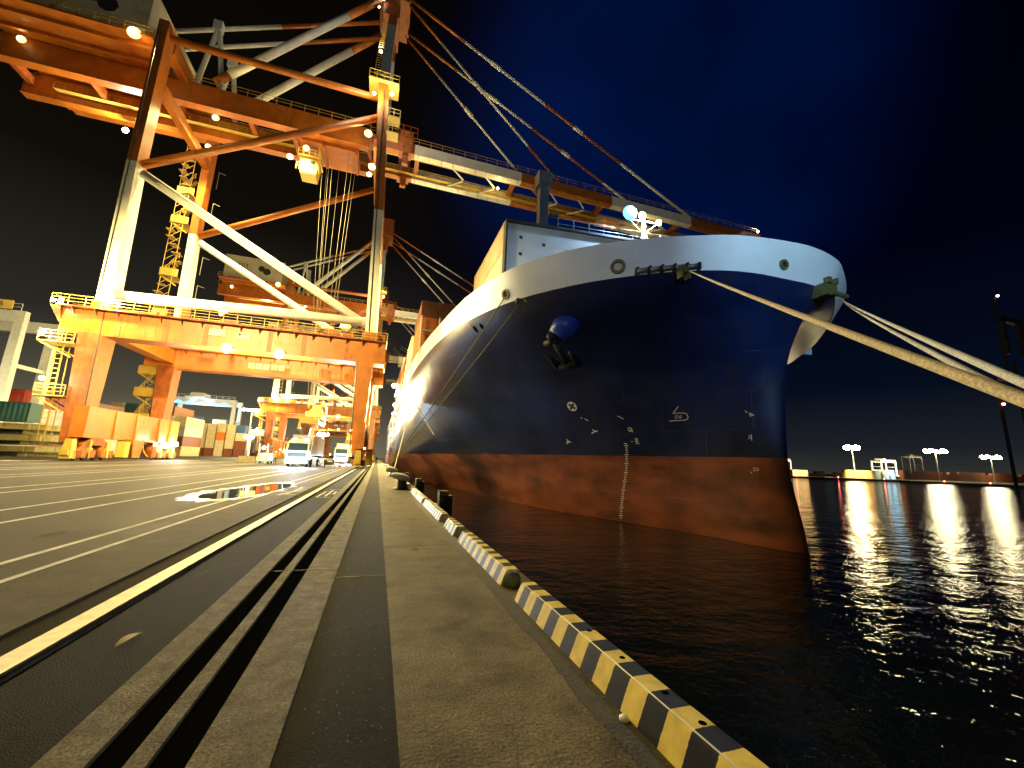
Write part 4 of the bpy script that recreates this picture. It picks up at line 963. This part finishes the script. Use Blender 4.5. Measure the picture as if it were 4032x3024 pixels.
    P('cable_reel', b, 'yellow')
    b = MB(); b.tube((-34.9, 56.3, 17.1), (-34.9, 56.3, 17.6), .2); P('beacon', b, 'lampred')
    # lamps
    L_ = [((-30.6, 56.3, 18.4), 'lampwarm', .36, 9000, (0, -.6, -.3)), ((-18.65, 56.6, 14.0), 'lampwarm', .62, 8000, (0, .9, -1.2)), ((-12.9, 56.6, 13.9), 'lampwarm', .66, 8000, (0, .9, -1.2)),
          ((-20.4, 58.2, 18.6), 'lampwhite', .22, 900, (0, .6, .3)), ((-35.5, 56.2, 17.3), 'lampwhite', .24, 700, (0, -.5, 0)), ((-35.9, 56.6, 13.7), 'lampwhite', .3, 1500, (0, -.5, 0)), ((-34.9, 56.4, 8.6), 'lampwhite', .28, 1200, (0, -.6, .2)),
          ((-6.0, 61.0, 52.0), 'lampwarm', .62, 12000, (-.3, -.9, -.6)), ((-4.9, 61.0, 46.3), 'lampwarm', .55, 10000, (-.3, -.9, -.6)), ((-5.2, 61.2, 45.0), 'lampwarm', .4, 0, (0, 0, 0)),
          ((-35.7, 58.2, 55.6), 'lampwarm', .8, 5000, (.5, -.5, -1.0)), ((-50.0, 63.2, 54.4), 'lampwarm', .5, 2500, (0, 2.5, -.8)), ((-28.4, 66.0, 52.0), 'lampwarm', .5, 5000, (0, 1, -.8)),
          ((-15.3, 65.0, 49.8), 'lampwarm', .5, 8000, (0, -.9, -.7)), ((-17.5, 65.4, 47.9), 'lampwarm', .5, 7000, (0, -.9, -.7)), ((-41.4, 70.6, 49.6), 'lampwhite', .5, 6000, (0, 0, -.8)), ((-30.6, 70.6, 50.0), 'lampwarm', .45, 6000, (0, 0, -.8)),
          ((-5.4, 56.4, 55.2), 'lampwhite', .28, 900, (0, -.5, 0)), ((-2.9, 56.4, 56.0), 'lampwhite', .34, 900, (.3, -.5, 0)), ((-5.6, 61.5, 68.5), 'lampwhite', .3, 600, (0, -.6, 0)), ((-6.3, 63.4, 81.6), 'lampwhite', .25, 0, (0, 0, 0)), ((-6.9, 63.4, 79.6), 'lampwhite', .16, 0, (0, 0, 0)),
          ((-1.6, 56.5, 2.6), 'lampwhite', .12, 0, (0, 0, 0)), ((-31.0, 73.5, 2.2), 'lampwhite', .25, 1500, (.8, -.3, -.2)), ((-30.2, 77.8, 2.4), 'lampwhite', .45, 3500, (.8, -.8, 0)),
          ((42.0, 70.2, 52.2), 'lampred', .2, 0, (0, 0, 0)), ((44.0, 70.2, 52.2), 'lampred', .2, 0, (0, 0, 0)), ((78.2, 64.0, 55.4), 'lampwhite', .35, 1200, (-1, -.3, .6)), ((17, 66.5, 52.1), 'lampwarm', .3, 12000, (0, 0, -.8)), ((50, 67, 52.1), 'lampwarm', .3, 9000, (0, 0, -.8))]
    for p, m, r, pw, of in L_:
        wm = m == 'lampwarm'
        o = P('floodlight', MB().ball(p, r * (1 if wm else .8), r * .6, r * (1 if wm else .8), 14, 10), 'lamphalo' if wm else m)
        if wm: P('lens', MB().ball((p[0], p[1] - r * .5, p[2] - r * .1), r * .55, r * .25, r * .55, 12, 8), 'lampwarm', o)
        pw *= 1.5; lp = (p[0] + of[0], p[1] + of[1], p[2] + of[2])
        if pw and p[2] > 40 and wm: light('SPOT', lp, WARM, pw * SPOTK, o, .25, (lp[0], lp[1] + .1, lp[2] - 10), 125, .9); light('POINT', lp, WARM, pw * .03, o, .25)
        elif pw: light('POINT', lp, WARM if wm else NEUT, pw, o, .25)
    return R_
crane = build_crane()
for i, (y, l) in enumerate(((151, 'second orange and white quay crane, seen through the legs of the nearest one'), (222, 'third quay crane, small behind the second one'), (292, 'farthest quay crane at the end of the row'))):
    c = copy_tree(crane); c.location = (0, y, 0); c['label'] = l
    if i > 0:
        for o in list(bpy.data.objects):   # far copies keep only some of their working lights
            r = o
            while r.parent: r = r.parent
            if r == c and o.type == 'LIGHT' and o.data.energy < 14000: bpy.data.objects.remove(o)

# ------------------------------------------------------------------ rubber tyred gantries
def gantry(x0, x1, y0, y1, h, label, m='rtgwhite', sign=None, led=False, group='tyred yard gantries'):
    t = thing('yard_gantry', label, 'gantry crane', ((x0 + x1) / 2, (y0 + y1) / 2, 0), group)
    for y in (y0, y1): MB().box(x0 - .6, x1 + .6, y - .45, y + .45, h - 1.9, h).build('top_girder', m, t)
    for x in (x0, x1):
        for y in (y0, y1): MB().taper((x - .75, x + .75, y - .5, y + .5, 1.6), (x - .55, x + .55, y - .5, y + .5, h - 1.9)).build('leg', m, t)
        MB().box(x - .5, x + .5, y0 - 1.5, y1 + 1.5, 1.3, 2.3).box(x - .3, x + .3, y0, y1, h * .6, h * .6 + .6).build('sill_beam', m, t)
        for y in (y0 - .8, y0 + .9, y1 - .9, y1 + .8): MB().lathe((x, y, .75), [(0, -.35), (.6, -.35), (.75, -.2), (.75, .2), (.6, .35), (0, .35)], 16, axis='x').build('tyre', 'rubber', t)
    b = MB(); b.box(x0 + 4, x0 + 10, y0 - .6, y1 + .6, h, h + .5).box(x0 + 5, x0 + 9, y0 + .6, y1 - .6, h + .5, h + 2); b.build('trolley', m, t)
    b = MB(); b.rail((x0, y0 - .5, h), (x1, y0 - .5, h), 1.1, 2, .05); b.build('railing', m, t)
    b = MB(); b.box(x1 + .8, x1 + 2.0, y0 + 1, y1 - 1, 2.4, 4.6).build('engine_house', m, t)
    if sign:
        s_ = MB().box(x1 - 4.6, x1 - 1.1, y0 - .62, y0 - .47, h + .1, h + 1.5).box(x1 - 9.6, x1 - 6.8, y0 - .62, y0 - .47, h + .1, h + 1.5).build('number_plate', 'signy', t)
        text('lettering', sign, 1.2, (x1 - 2.8, y0 - .64, h + .8), FACE, 'ink', s_)
    if led:
        for k in range(5): x = x0 + 2.2 + k * (x1 - x0 - 4) / 4.4; MB().hexa([(x - 1.5, y0 - .7, h - 2.1), (x + 1.5, y0 - .7, h - 2.1), (x + 1.5, y0 + .2, h - 2.1), (x - 1.5, y0 + .2, h - 2.1)], [(x - .2, y0 - .7, h - 1.3), (x + .2, y0 - .7, h - 1.3), (x + .2, y0 + .2, h - 1.3), (x - .2, y0 + .2, h - 1.3)]).build('lamp_hood', 'stripblue', t)
        light('POINT', ((x0 + x1) / 2, y0 - 1, h - 3.5), COOL, 9000, t, .5); light('POINT', (x1 - 4, y0 - 3, 7), COOL, 6000, t, .5)
        MB().box(x1 - 3.2, x1 - 1.4, y0 - .8, y0 - .55, 3.6, 10).box(x1 - 5.2, x1 - 4.0, y0 - .8, y0 - .55, 4.4, 8.5).build('spreader_panel', 'bluetarp', t)
        MB().box(x1 - 6, x1 - 2, y0, y0 + 2.5, 10.5, 12.8).build('operator_cab', m, t)
    return t
gantry(-79, -55.6, 83, 90, 22.3, 'tall white yard gantry with yellow number plates at the left edge', sign='26')
gantry(-70, -50.8, 171, 178, 20.0, 'pale yard gantry with glowing blue hoods under its girder', led=True)

# ------------------------------------------------------------------ yard light masts
def mast(x, y, h, label, lamps, group='yard light masts', m='lampwarm', col=WARM, pw=20000, r=.6, spread=2.2):
    t = thing('light_mast', label, 'light mast', (x, y, 0), group)
    MB().tube((x, y, 0), (x, y, h), .35, 8, r2=.18).build('pole', 'steel', t)
    MB().box(x - spread, x + spread, y - .3, y + .3, h, h + .25).build('lamp_frame', 'steel', t)
    for k in range(lamps):
        xx = x - spread + 2 * spread * k / max(1, lamps - 1); MB().ball((xx, y - .5, h + .1), r, r * .6, r * .7, 10, 6).build('floodlight', m, t)
    light('POINT', (x, y - 1.6, h - .6), col, pw, t, .6)
    return t
mast(-39.4, 150, 14.9, 'squat mast with a wide warm lamp bank left of the second crane', 5, pw=9000)
mast(-38.0, 146, 6.2, 'low white lamp pole below the wide warm lamp bank', 2, m='lampwhite', col=NEUT, pw=6000, r=.7, spread=.8)
mast(-27.2, 230, 12.0, 'bright lamp mast seen under the hanging spreader', 3, m='lampwhite', col=NEUT, pw=70000, r=1.4, spread=1.6)
mast(-57.5, 80, 6.6, 'low glaring pole standing in for a vehicle light at the foot of the numbered gantry', 2, m='lampwhite', col=NEUT, pw=2500, r=.45, spread=.5)  # pole added in place of a vehicle's glaring light

# ------------------------------------------------------------------ trucks
def truck(x, y, label, w=2.5, trailer=True):
    t = thing('container_truck', label, 'truck', (x, y, 0), 'container trucks on the apron lanes')
    h = w / 2
    b = MB(); b.hexa([(x - h, y, .95), (x + h, y, .95), (x + h, y + 2.2, .95), (x - h, y + 2.2, .95)], [(x - h, y - .02, 1.95), (x + h, y - .02, 1.95), (x + h, y + 2.2, 1.95), (x - h, y + 2.2, 1.95)])
    b.hexa([(x - h, y - .02, 1.95), (x + h, y - .02, 1.95), (x + h, y + 2.2, 1.95), (x - h, y + 2.2, 1.95)], [(x - h + .08, y + .3, 3.05), (x + h - .08, y + .3, 3.05), (x + h - .05, y + 2.2, 3.05), (x - h + .05, y + 2.2, 3.05)])
    b.hexa([(x - h + .08, y + .3, 3.05), (x + h - .08, y + .3, 3.05), (x + h - .05, y + 2.2, 3.05), (x - h + .05, y + 2.2, 3.05)], [(x - h + .3, y + .75, 3.3), (x + h - .3, y + .75, 3.3), (x + h - .25, y + 2.1, 3.35), (x - h + .25, y + 2.1, 3.35)])
    cab = b.build('cab', mat('pale_yellow_cab_paint', (.62, .5, .2), .35), t)
    MB().hexa([(x - h + .14, y - .035, 2.0), (x + h - .14, y - .035, 2.0), (x + h - .14, y, 2.0), (x - h + .14, y, 2.0)], [(x - h + .2, y + .24, 2.9), (x + h - .2, y + .24, 2.9), (x + h - .2, y + .28, 2.9), (x - h + .2, y + .28, 2.9)]).build('windscreen', 'glass', cab)
    MB().box(x - h + .25, x + h - .25, y - .04, y, 1.2, 1.7).build('grille', 'dark', cab)
    MB().box(x - h, x + h, y - .12, y + .2, .42, .95).build('bumper', 'rtgwhite', cab)
    for s_ in (-1, 1):
        o = MB().ball((x + s_ * (h - .32), y - .13, .78), .36, .07, .3, 14, 8).build('headlight', 'lampcyan', cab); MB().ball((x + s_ * (h - .32), y - .2, .78), .22, .05, .19, 12, 8).build('lens', 'lampblue', o)
        light('SPOT', (x + s_ * (h - .3), y - .3, .72), (.55, .8, 1), 9000, o, .1, (x + s_ * .6, y - 12, -.3), 80); light('POINT', (x + s_ * .6, y - 1.2, .9), (.35, .7, 1), 500, o, .2)
        MB().box(x + s_ * (h + .1) - .08, x + s_ * (h + .1) + .08, y - .1, y + .05, 2.1, 2.8).build('wing_mirror', 'dark', cab)
        MB().ball((x + s_ * .35, y - .13, .6), .08, .04, .08, 8, 5).build('fog_lamp', 'lampblue', cab)
    b = MB(); b.box(x - .45, x + .45, y + .8, y + 14.5, .9, 1.2); 
    if trailer: b.box(x - 1.2, x + 1.2, y + 2.8, y + 3.2, 1.2, 1.42).box(x - 1.2, x + 1.2, y + 14.2, y + 14.6, 1.2, 1.42)
    b.build('chassis', 'dark', t)
    for yy in (1.2, 4.4, 11.2, 12.5, 13.8):
        for s_ in (-1, 1): MB().lathe((x + s_ * (h - .2), y + yy, .5), [(0, -.16), (.28, -.17), (.5, -.15), (.5, .15), (.28, .17), (0, .16)], 18, axis='x').build('wheel', 'rubber', t)
    b = MB(); b.box(x - h + .1, x + h - .1, y + 2.25, y + 2.4, .95, 3.1); b.build('rear_guard', 'steel', t)
    MB().box(x - .9, x - .5, y + 1, y + 1.3, 3.3, 3.45).box(x + .5, x + .9, y + 1, y + 1.3, 3.3, 3.45).build('roof_beacon', 'lampblue', cab)
truck(-9.3, 56.2, 'yellow cabbed truck with dazzling headlights coming under the nearest crane')
cont(-9.3, 59.2, 1.43, 'grey', 'grey container riding on the nearest yellow cabbed truck', 'containers on trucks')
truck(-6.75, 88, 'second truck with glaring headlights just left of the seaward crane legs')
cont(-6.75, 91, 1.43, 'cream', 'cream container riding on the second truck', 'containers on trucks')
# sign stand / barrier
t = thing('sign_stand', 'low dark trestle board standing on the lane right of the first truck', 'sign stand', (-5.9, 60, 0))
MB().box(-6.6, -5.2, 59.97, 60.03, .3, .98).build('board', 'dark', t)
MB().box(-6.2, -5.6, 59.95, 59.97, .72, .85).build('plate', 'signw', t)
for x in (-6.5, -5.3): MB().hexa([(x - .04, 59.7, 0), (x + .04, 59.7, 0), (x + .04, 59.78, 0), (x - .04, 59.78, 0)], [(x - .04, 59.95, 1), (x + .04, 59.95, 1), (x + .04, 60.03, 1), (x - .04, 60.03, 1)]).hexa([(x - .04, 60.22, 0), (x + .04, 60.22, 0), (x + .04, 60.3, 0), (x - .04, 60.3, 0)], [(x - .04, 59.97, 1), (x + .04, 59.97, 1), (x + .04, 60.05, 1), (x - .04, 60.05, 1)]).build('leg', 'steel', t)
# traffic cone
MB_ = MB().box(-4.95, -4.6, 60.2, 60.55, 0, .04).lathe((-4.78, 60.37, .04), [(.14, 0), (.03, .66), (0, .66)], 12)
tag(MB_.build('traffic_cone', 'hivis'), 'small orange cone right of the dark trestle board', 'traffic cone')
# concrete weights with a sign pole
t = thing('concrete_block', 'low grey concrete blocks carrying a thin white pole by the second crane', 'concrete block', (-19.5, 75, 0))
MB().taper((-20.6, -18.0, 74.2, 75.8, 0), (-20.4, -18.2, 74.4, 75.6, 1.0)).box(-17.6, -16.4, 74.3, 75.4, 0, 1.5).build('base', 'conc2', t)
MB().tube((-19.3, 75, 1), (-19.3, 75, 5.2), .09, 8).box(-19.6, -17.6, 74.95, 75.02, 4.3, 5.2).build('pole', 'rtgwhite', t)
# small forklift like machine beside the worker
t = thing('forklift', 'cream and grey forklift standing beside the worker', 'forklift', (-15.6, 69, 0))
MB().taper((-16.5, -14.9, 68.2, 71, .4), (-16.4, -15.0, 68.4, 70.8, 1.5)).build('body', 'cream', t)
b = MB(); [b.box(x, x + .08, y, y + .08, 1.5, 2.5) for x in (-16.3, -15.1) for y in (68.8, 70.3)]; b.box(-16.35, -14.95, 68.7, 70.5, 2.5, 2.6); b.build('overhead_guard', 'dark', t)
MB().box(-16.3, -16.15, 67.9, 68.0, .1, 2.9).box(-15.25, -15.1, 67.9, 68.0, .1, 2.9).box(-16.3, -15.1, 67.9, 68.0, 1.0, 1.15).box(-16.2, -16.0, 66.9, 67.9, .12, .18).box(-15.4, -15.2, 66.9, 67.9, .12, .18).build('lift_mast', 'steel', t)
for x in (-16.45, -14.95):
    for y in (68.6, 70.5): MB().lathe((x, y, .35), [(0, -.12), (.34, -.12), (.35, .12), (0, .12)], 14, axis='x').build('wheel', 'rubber', t)
o = MB().ball((-15.7, 68.1, 2.3), .22, .1, .22).build('work_lamp', 'lampwhite', t); light('POINT', (-15.7, 67.7, 2.3), NEUT, 250, o)
# dock worker
def person(x, y, label, face=0):
    me = bpy.data.meshes.new('person')
    J = dict(pel=(0, 0, .95, .15), ch=(0, .02, 1.32, .165), nk=(0, .01, 1.52, .065), hd=(0, -.01, 1.66, .105), top=(0, 0, 1.75, .08),
             sl=(-.19, .02, 1.42, .065), el=(-.27, .04, 1.14, .048), wl_=(-.24, -.1, .9, .035), hl=(-.23, -.14, .82, .04), sr=(.19, .02, 1.42, .065), er=(.27, .04, 1.14, .048), wr=(.26, -.08, .9, .035), hr=(.25, -.12, .82, .04),
             kl=(-.12, -.05, .5, .07), al=(-.13, .02, .1, .05), fl=(-.14, -.14, .05, .045), kr=(.13, .0, .5, .07), ar=(.14, .08, .1, .05), fr=(.15, -.08, .05, .045), hipl=(-.1, 0, .88, .1), hipr=(.1, 0, .88, .1))
    E_ = [('pel', 'ch'), ('ch', 'nk'), ('nk', 'hd'), ('hd', 'top'), ('ch', 'sl'), ('sl', 'el'), ('el', 'wl_'), ('wl_', 'hl'), ('ch', 'sr'), ('sr', 'er'), ('er', 'wr'), ('wr', 'hr'), ('pel', 'hipl'), ('hipl', 'kl'), ('kl', 'al'), ('al', 'fl'), ('pel', 'hipr'), ('hipr', 'kr'), ('kr', 'ar'), ('ar', 'fr')]
    ks = list(J); me.from_pydata([J[k][:3] for k in ks], [(ks.index(a), ks.index(c)) for a, c in E_], [])
    o = bpy.data.objects.new('person', me); COL.objects.link(o); o.location = (x, y, 0); o.rotation_euler.z = face
    md = o.modifiers.new('skin', 'SKIN'); md.use_smooth_shade = True
    for i, k in enumerate(ks): me.skin_vertices[0].data[i].radius = (J[k][3], J[k][3]); me.skin_vertices[0].data[i].use_root = (k == 'pel')
    o.modifiers.new('sub', 'SUBSURF').levels = 1
    me.materials.append(M['navy']); tag(o, label, 'person')
    MB().lathe((0, 0, 0), [(.19, .98), (.2, 1.2), (.215, 1.38), (.12, 1.5), (.08, 1.52)], 14).build('vest', 'hivis', o, True, off=(0, 0, 0))
    MB().ball((0, -.01, 1.75), .135, .15, .1, 12, 8).build('helmet', 'white', o, True, off=(0, 0, 0))
    MB().ball((0, -.03, 1.645), .1, .1, .12, 10, 8).build('face', 'skin', o, True, off=(0, 0, 0))
    for c in o.children: c.location = (0, 0, 0); c.scale = (1, .75 if c.name.startswith('vest') else 1, 1)
person(-13.9, 67.2, 'dock worker in white helmet, orange vest and dark trousers beside the forklift', .4)

# ------------------------------------------------------------------ far shore
land = [(363, 283), (417, 247), (420, 161), (432, 60), (460, -150), (3200, -600), (3200, 3000), (340, 3000), (345, 330)]
b = MB(); n_ = len(land); b.v = [(x, y, -1.9) for x, y in land] + [(x, y, -6) for x, y in land]
b.face(tuple(range(n_)))
for i in range(n_): b.face((i, n_ + i, n_ + (i + 1) % n_, (i + 1) % n_))
tag(b.build('far_shore', 'land'), kind='structure')
def fmast(x, y, label, m='farlamp', r=6, h=29, col=WARM, pw=60000):
    t = thing('light_mast', label, 'light mast', (x, y, -1.9), 'light masts on the far shore')
    MB().tube((x, y, -1.9), (x, y, h - 1), .8, 6, r2=.5).build('pole', 'steel', t)
    for k in range(10): a_ = 2 * math.pi * k / 10; MB().ball((x + r * math.cos(a_), y + r * math.sin(a_), h + (.9 if k % 2 else -.7)), 2.1, 2.1, 1.5, 10, 7).build('lamp_head', m, t)
    MB().tube((x, y, h - .4), (x, y, h + .4), r * .9, 14).build('lamp_ring', 'steel', t)
    light('POINT', (x, y, h - 3.5), col, pw, t, 1.5)
fmast(471.7, 300, 'far mast with a round lamp ring above the yellow lit containers', r=5, h=29)
fmast(608.7, 300, 'brightest far mast lamp, in the middle of the far shore', r=8, h=31, pw=90000)
fmast(714.3, 300, 'far mast lamp nearest the right edge of the picture', r=7, h=28)
G3 = 'containers on the far shore'
def fblock(x0, x1, y, z1, c, lab, g=G3):
    t = thing('container_row', lab, 'container row', ((x0 + x1) / 2, y, -1.9), g)
    b = MB(); n = max(1, round((x1 - x0) / 12.5)); k = max(1, round((z1 + 1.9) / 2.6)); dx = (x1 - x0) / n; dz = (z1 + 1.9) / k
    for i in range(n):
        for j in range(k):
            if j == k - 1 and (i * 7 + n) % 5 == 0: continue
            b.box(x0 + i * dx + .15, x0 + (i + 1) * dx - .15, y, y + 2.5, -1.9 + j * dz + .05, -1.9 + (j + 1) * dz)
    b.build('containers', CM[c] if c in CM else c, t)
fblock(431, 498, 292, 6.0, 'tan', 'brightly lit yellow container row under the first far mast')
fblock(390, 428, 300, 3.5, 'brown', 'dim reddish container row just right of the ship bow')
fblock(545, 640, 300, 8, 'brown', 'long dark container row below the middle far lamp')
fblock(645, 900, 305, 9, 'brown', 'long dark container row at the right edge of the far shore')
fblock(372, 392, 290, 4.0, 'tan', 'short yellow lit container row beside the bow')
MB2 = MB().box(499, 512, 288, 300, -1.9, 7.5).box(503, 509, 286, 288, -1.9, 2)
tag(MB2.build('terminal_hut', 'rtgwhite'), 'small bluish lit hut between the yellow containers and the far white gantry', 'hut')
for lx, ly, lz, tx, ty, tz, cc, pw in ((505, 270, 12, 505, 292, 3, COOL, 60000), (465, 268, 16, 465, 296, 2, WARM, 400000), (527, 272, 14, 527, 302, 8, NEUT, 300000), (382, 268, 10, 380, 300, 6, NEUT, 120000)): light('SPOT', (lx, ly, lz), cc, pw, None, 1, (tx, ty, tz), 80)
gantry(514, 537, 300, 309, 17.5, 'brightly lit white gantry on the far shore', group='far shore gantries')
gantry(371, 383, 300, 308, 13.5, 'small lit gantry just right of the ship bow', group='far shore gantries')
gantry(617, 640, 330, 338, 26, 'dark gantry silhouette right of the brightest far mast', 'dark', group='far shore gantries')
for o in ():
    pass
RED = [(368.5, 284), (392, 263.5), (417, 243), (420.5, 205), (421, 180), (424, 150), (432, 128)]
for i, (x, y) in enumerate(RED):
    t = thing('quay_beacon', 'tiny red light on the edge of the far quay, ' + ['first', 'second', 'third', 'fourth', 'fifth', 'sixth', 'seventh'][i] + ' from the ship bow', 'beacon light', (x, y, -1.9), 'red lights along the far quay')
    MB().tube((x - 1, y - 1, -3), (x - 1, y - 1, -1.3), .15, 6).build('post', 'steel', t); MB().ball((x - 1, y - 1, -1.2), .4).build('lens', 'lampred', t)
# dim tall boom on the right with red warning lights
t = thing('dark_shore_crane', 'barely visible dark crane with red warning lights at the right edge', 'crane', (282, 110, -3.6))
MB().box(281, 282, 111, 112, -3.6, 50).box(299, 300, 111, 112, -3.6, 60).box(281, 300, 111, 112, 49, 50.5).build('leg_frame', 'rubber', t)
MB().box(288, 290.5, 108, 110, 62, 80).box(303, 305.5, 108, 110, 62, 80).box(288, 305.5, 108, 110, 79, 82).build('lift_frame', 'dark', t)
MB().box(293, 293.8, 111, 112, 50, 93).build('mast', 'rubber', t)
for p in ((293.4, 110, 93.6), (291.1, 110, 50.4), (280.1, 110, 36.8)): MB().ball(p, .6).build('warning_light', 'lampred', t)

# ------------------------------------------------------------------ floodlight masts added out of view to light the crane, bow and paving
mast(-19, -10, 17, 'added unseen floodlight mast behind the camera on the landward side', 3, pw=3000, r=.3)
t = mast(-26, 20, 24, 'added tall warm floodlight mast, unseen left of the frame on the landward side', 4, pw=2500, r=.3)
light('SPOT', (-25.5, 21.5, 23.6), WARM, 190000, t, .4, (-19, 57, 15), 68, .6)
light('SPOT', (-25.0, 21.5, 23.9), (1, .84, .48), 120000, t, 1.6, (7, 37, 17), 27, .9)
t = mast(-4.8, -34, 21, 'added unseen floodlight mast far behind the camera with cool lamps', 3, m='lampwhite', col=COOL, pw=300, r=.3)
light('SPOT', (-4.0, -35.5, 21.5), (.38, .68, 1), 200000, t, .4, (30, 18, 15), 24, .8)

light('SPOT', (-5.2, -35.5, 21.3), (.3, .55, 1), 60000, t, .5, (16, 32, 10), 26, 1)
# ------------------------------------------------------------------ sky, haze
w = bpy.data.worlds.new('World'); S.world = w; w.use_nodes = True
nt = w.node_tree; N = nt.nodes; L = nt.links; bg = N['Background']
tc = N.new('ShaderNodeTexCoord'); sp = N.new('ShaderNodeSeparateXYZ'); L.new(tc.outputs['Generated'], sp.inputs[0])
def ramp(stops):
    c = N.new('ShaderNodeValToRGB'); L.new(sp.outputs[2], c.inputs[0]); e = c.color_ramp.elements
    e[0].position, e[0].color = stops[0][0], (*stops[0][1], 1); e[1].position, e[1].color = stops[-1][0], (*stops[-1][1], 1)
    for p, col in stops[1:-1]: k = e.new(p); k.color = (*col, 1)
    return c
# over the water: navy night sky, faint grey glow low down; over the terminal: brownish dark with sodium glow near the ground
sea = ramp([(0, (.03, .032, .028)), (.05, (.012, .014, .018)), (.16, (.0015, .004, .012)), (.4, (.0001, .0005, .005)), (.8, (.0001, .0001, .0016))])
town = ramp([(0, (.2, .18, .11)), (.1, (.085, .075, .05)), (.22, (.024, .022, .017)), (.45, (.005, .0038, .0025)), (.8, (.002, .0013, .0008))])
mr = N.new('ShaderNodeMapRange'); mr.inputs[1].default_value = -.15; mr.inputs[2].default_value = .4; mr.interpolation_type = 'SMOOTHSTEP'; L.new(sp.outputs[0], mr.inputs[0])
mx = N.new('ShaderNodeMix'); mx.data_type = 'RGBA'; L.new(mr.outputs[0], mx.inputs[0]); L.new(town.outputs[0], mx.inputs[6]); L.new(sea.outputs[0], mx.inputs[7])
# blue glow of the foremast lamp, painted into the sky above the bow
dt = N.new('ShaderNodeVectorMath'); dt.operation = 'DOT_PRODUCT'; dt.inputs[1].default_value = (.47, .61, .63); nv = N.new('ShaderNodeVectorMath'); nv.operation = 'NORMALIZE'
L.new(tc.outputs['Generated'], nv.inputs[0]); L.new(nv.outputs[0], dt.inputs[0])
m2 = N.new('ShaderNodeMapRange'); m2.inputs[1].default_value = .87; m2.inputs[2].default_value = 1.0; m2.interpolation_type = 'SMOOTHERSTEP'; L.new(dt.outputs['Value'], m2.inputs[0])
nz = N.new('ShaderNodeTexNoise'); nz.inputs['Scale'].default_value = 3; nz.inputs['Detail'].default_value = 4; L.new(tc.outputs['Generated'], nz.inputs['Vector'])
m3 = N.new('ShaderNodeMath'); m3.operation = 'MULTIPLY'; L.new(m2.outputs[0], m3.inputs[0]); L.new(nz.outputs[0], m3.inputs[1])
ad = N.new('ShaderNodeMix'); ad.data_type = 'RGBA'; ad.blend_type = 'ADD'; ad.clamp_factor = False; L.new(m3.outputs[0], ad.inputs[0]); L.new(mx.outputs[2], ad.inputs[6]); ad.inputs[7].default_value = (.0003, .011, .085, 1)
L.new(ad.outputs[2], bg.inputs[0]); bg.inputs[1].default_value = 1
sd = bpy.data.lights.new('moonlight', 'SUN'); so = bpy.data.objects.new('moonlight', sd); COL.objects.link(so)
sd.energy = .012; sd.angle = math.radians(3); sd.color = (.6, .75, 1); so.rotation_euler = (math.radians(50), 0, math.radians(20))
HAZE = 0
if HAZE:
    hm = bpy.data.materials.new('night_haze'); hm.use_nodes = True; nt = hm.node_tree
    nt.nodes.remove(nt.nodes['Principled BSDF']); pv = nt.nodes.new('ShaderNodeVolumePrincipled')
    pv.inputs['Density'].default_value = HAZE; pv.inputs['Color'].default_value = (.9, .92, .95, 1); pv.inputs['Anisotropy'].default_value = .55
    nt.links.new(pv.outputs[0], nt.nodes['Material Output'].inputs['Volume'])
    hz = MB().box(-2650, 3300, -650, 3050, -15, 125).build('haze', hm); tag(hz, kind='stuff')
# ------------------------------------------------------------------ render settings
S.render.engine = 'CYCLES'
S.cycles.use_denoising = True
S.cycles.max_bounces = 5; S.cycles.diffuse_bounces = 2; S.cycles.glossy_bounces = 3; S.cycles.volume_bounces = 0; S.cycles.transmission_bounces = 2
S.cycles.sample_clamp_indirect = 4
S.cycles.use_light_tree = True
S.view_settings.view_transform = 'Standard'; S.view_settings.look = 'None'; S.view_settings.exposure = 0; S.view_settings.gamma = 1
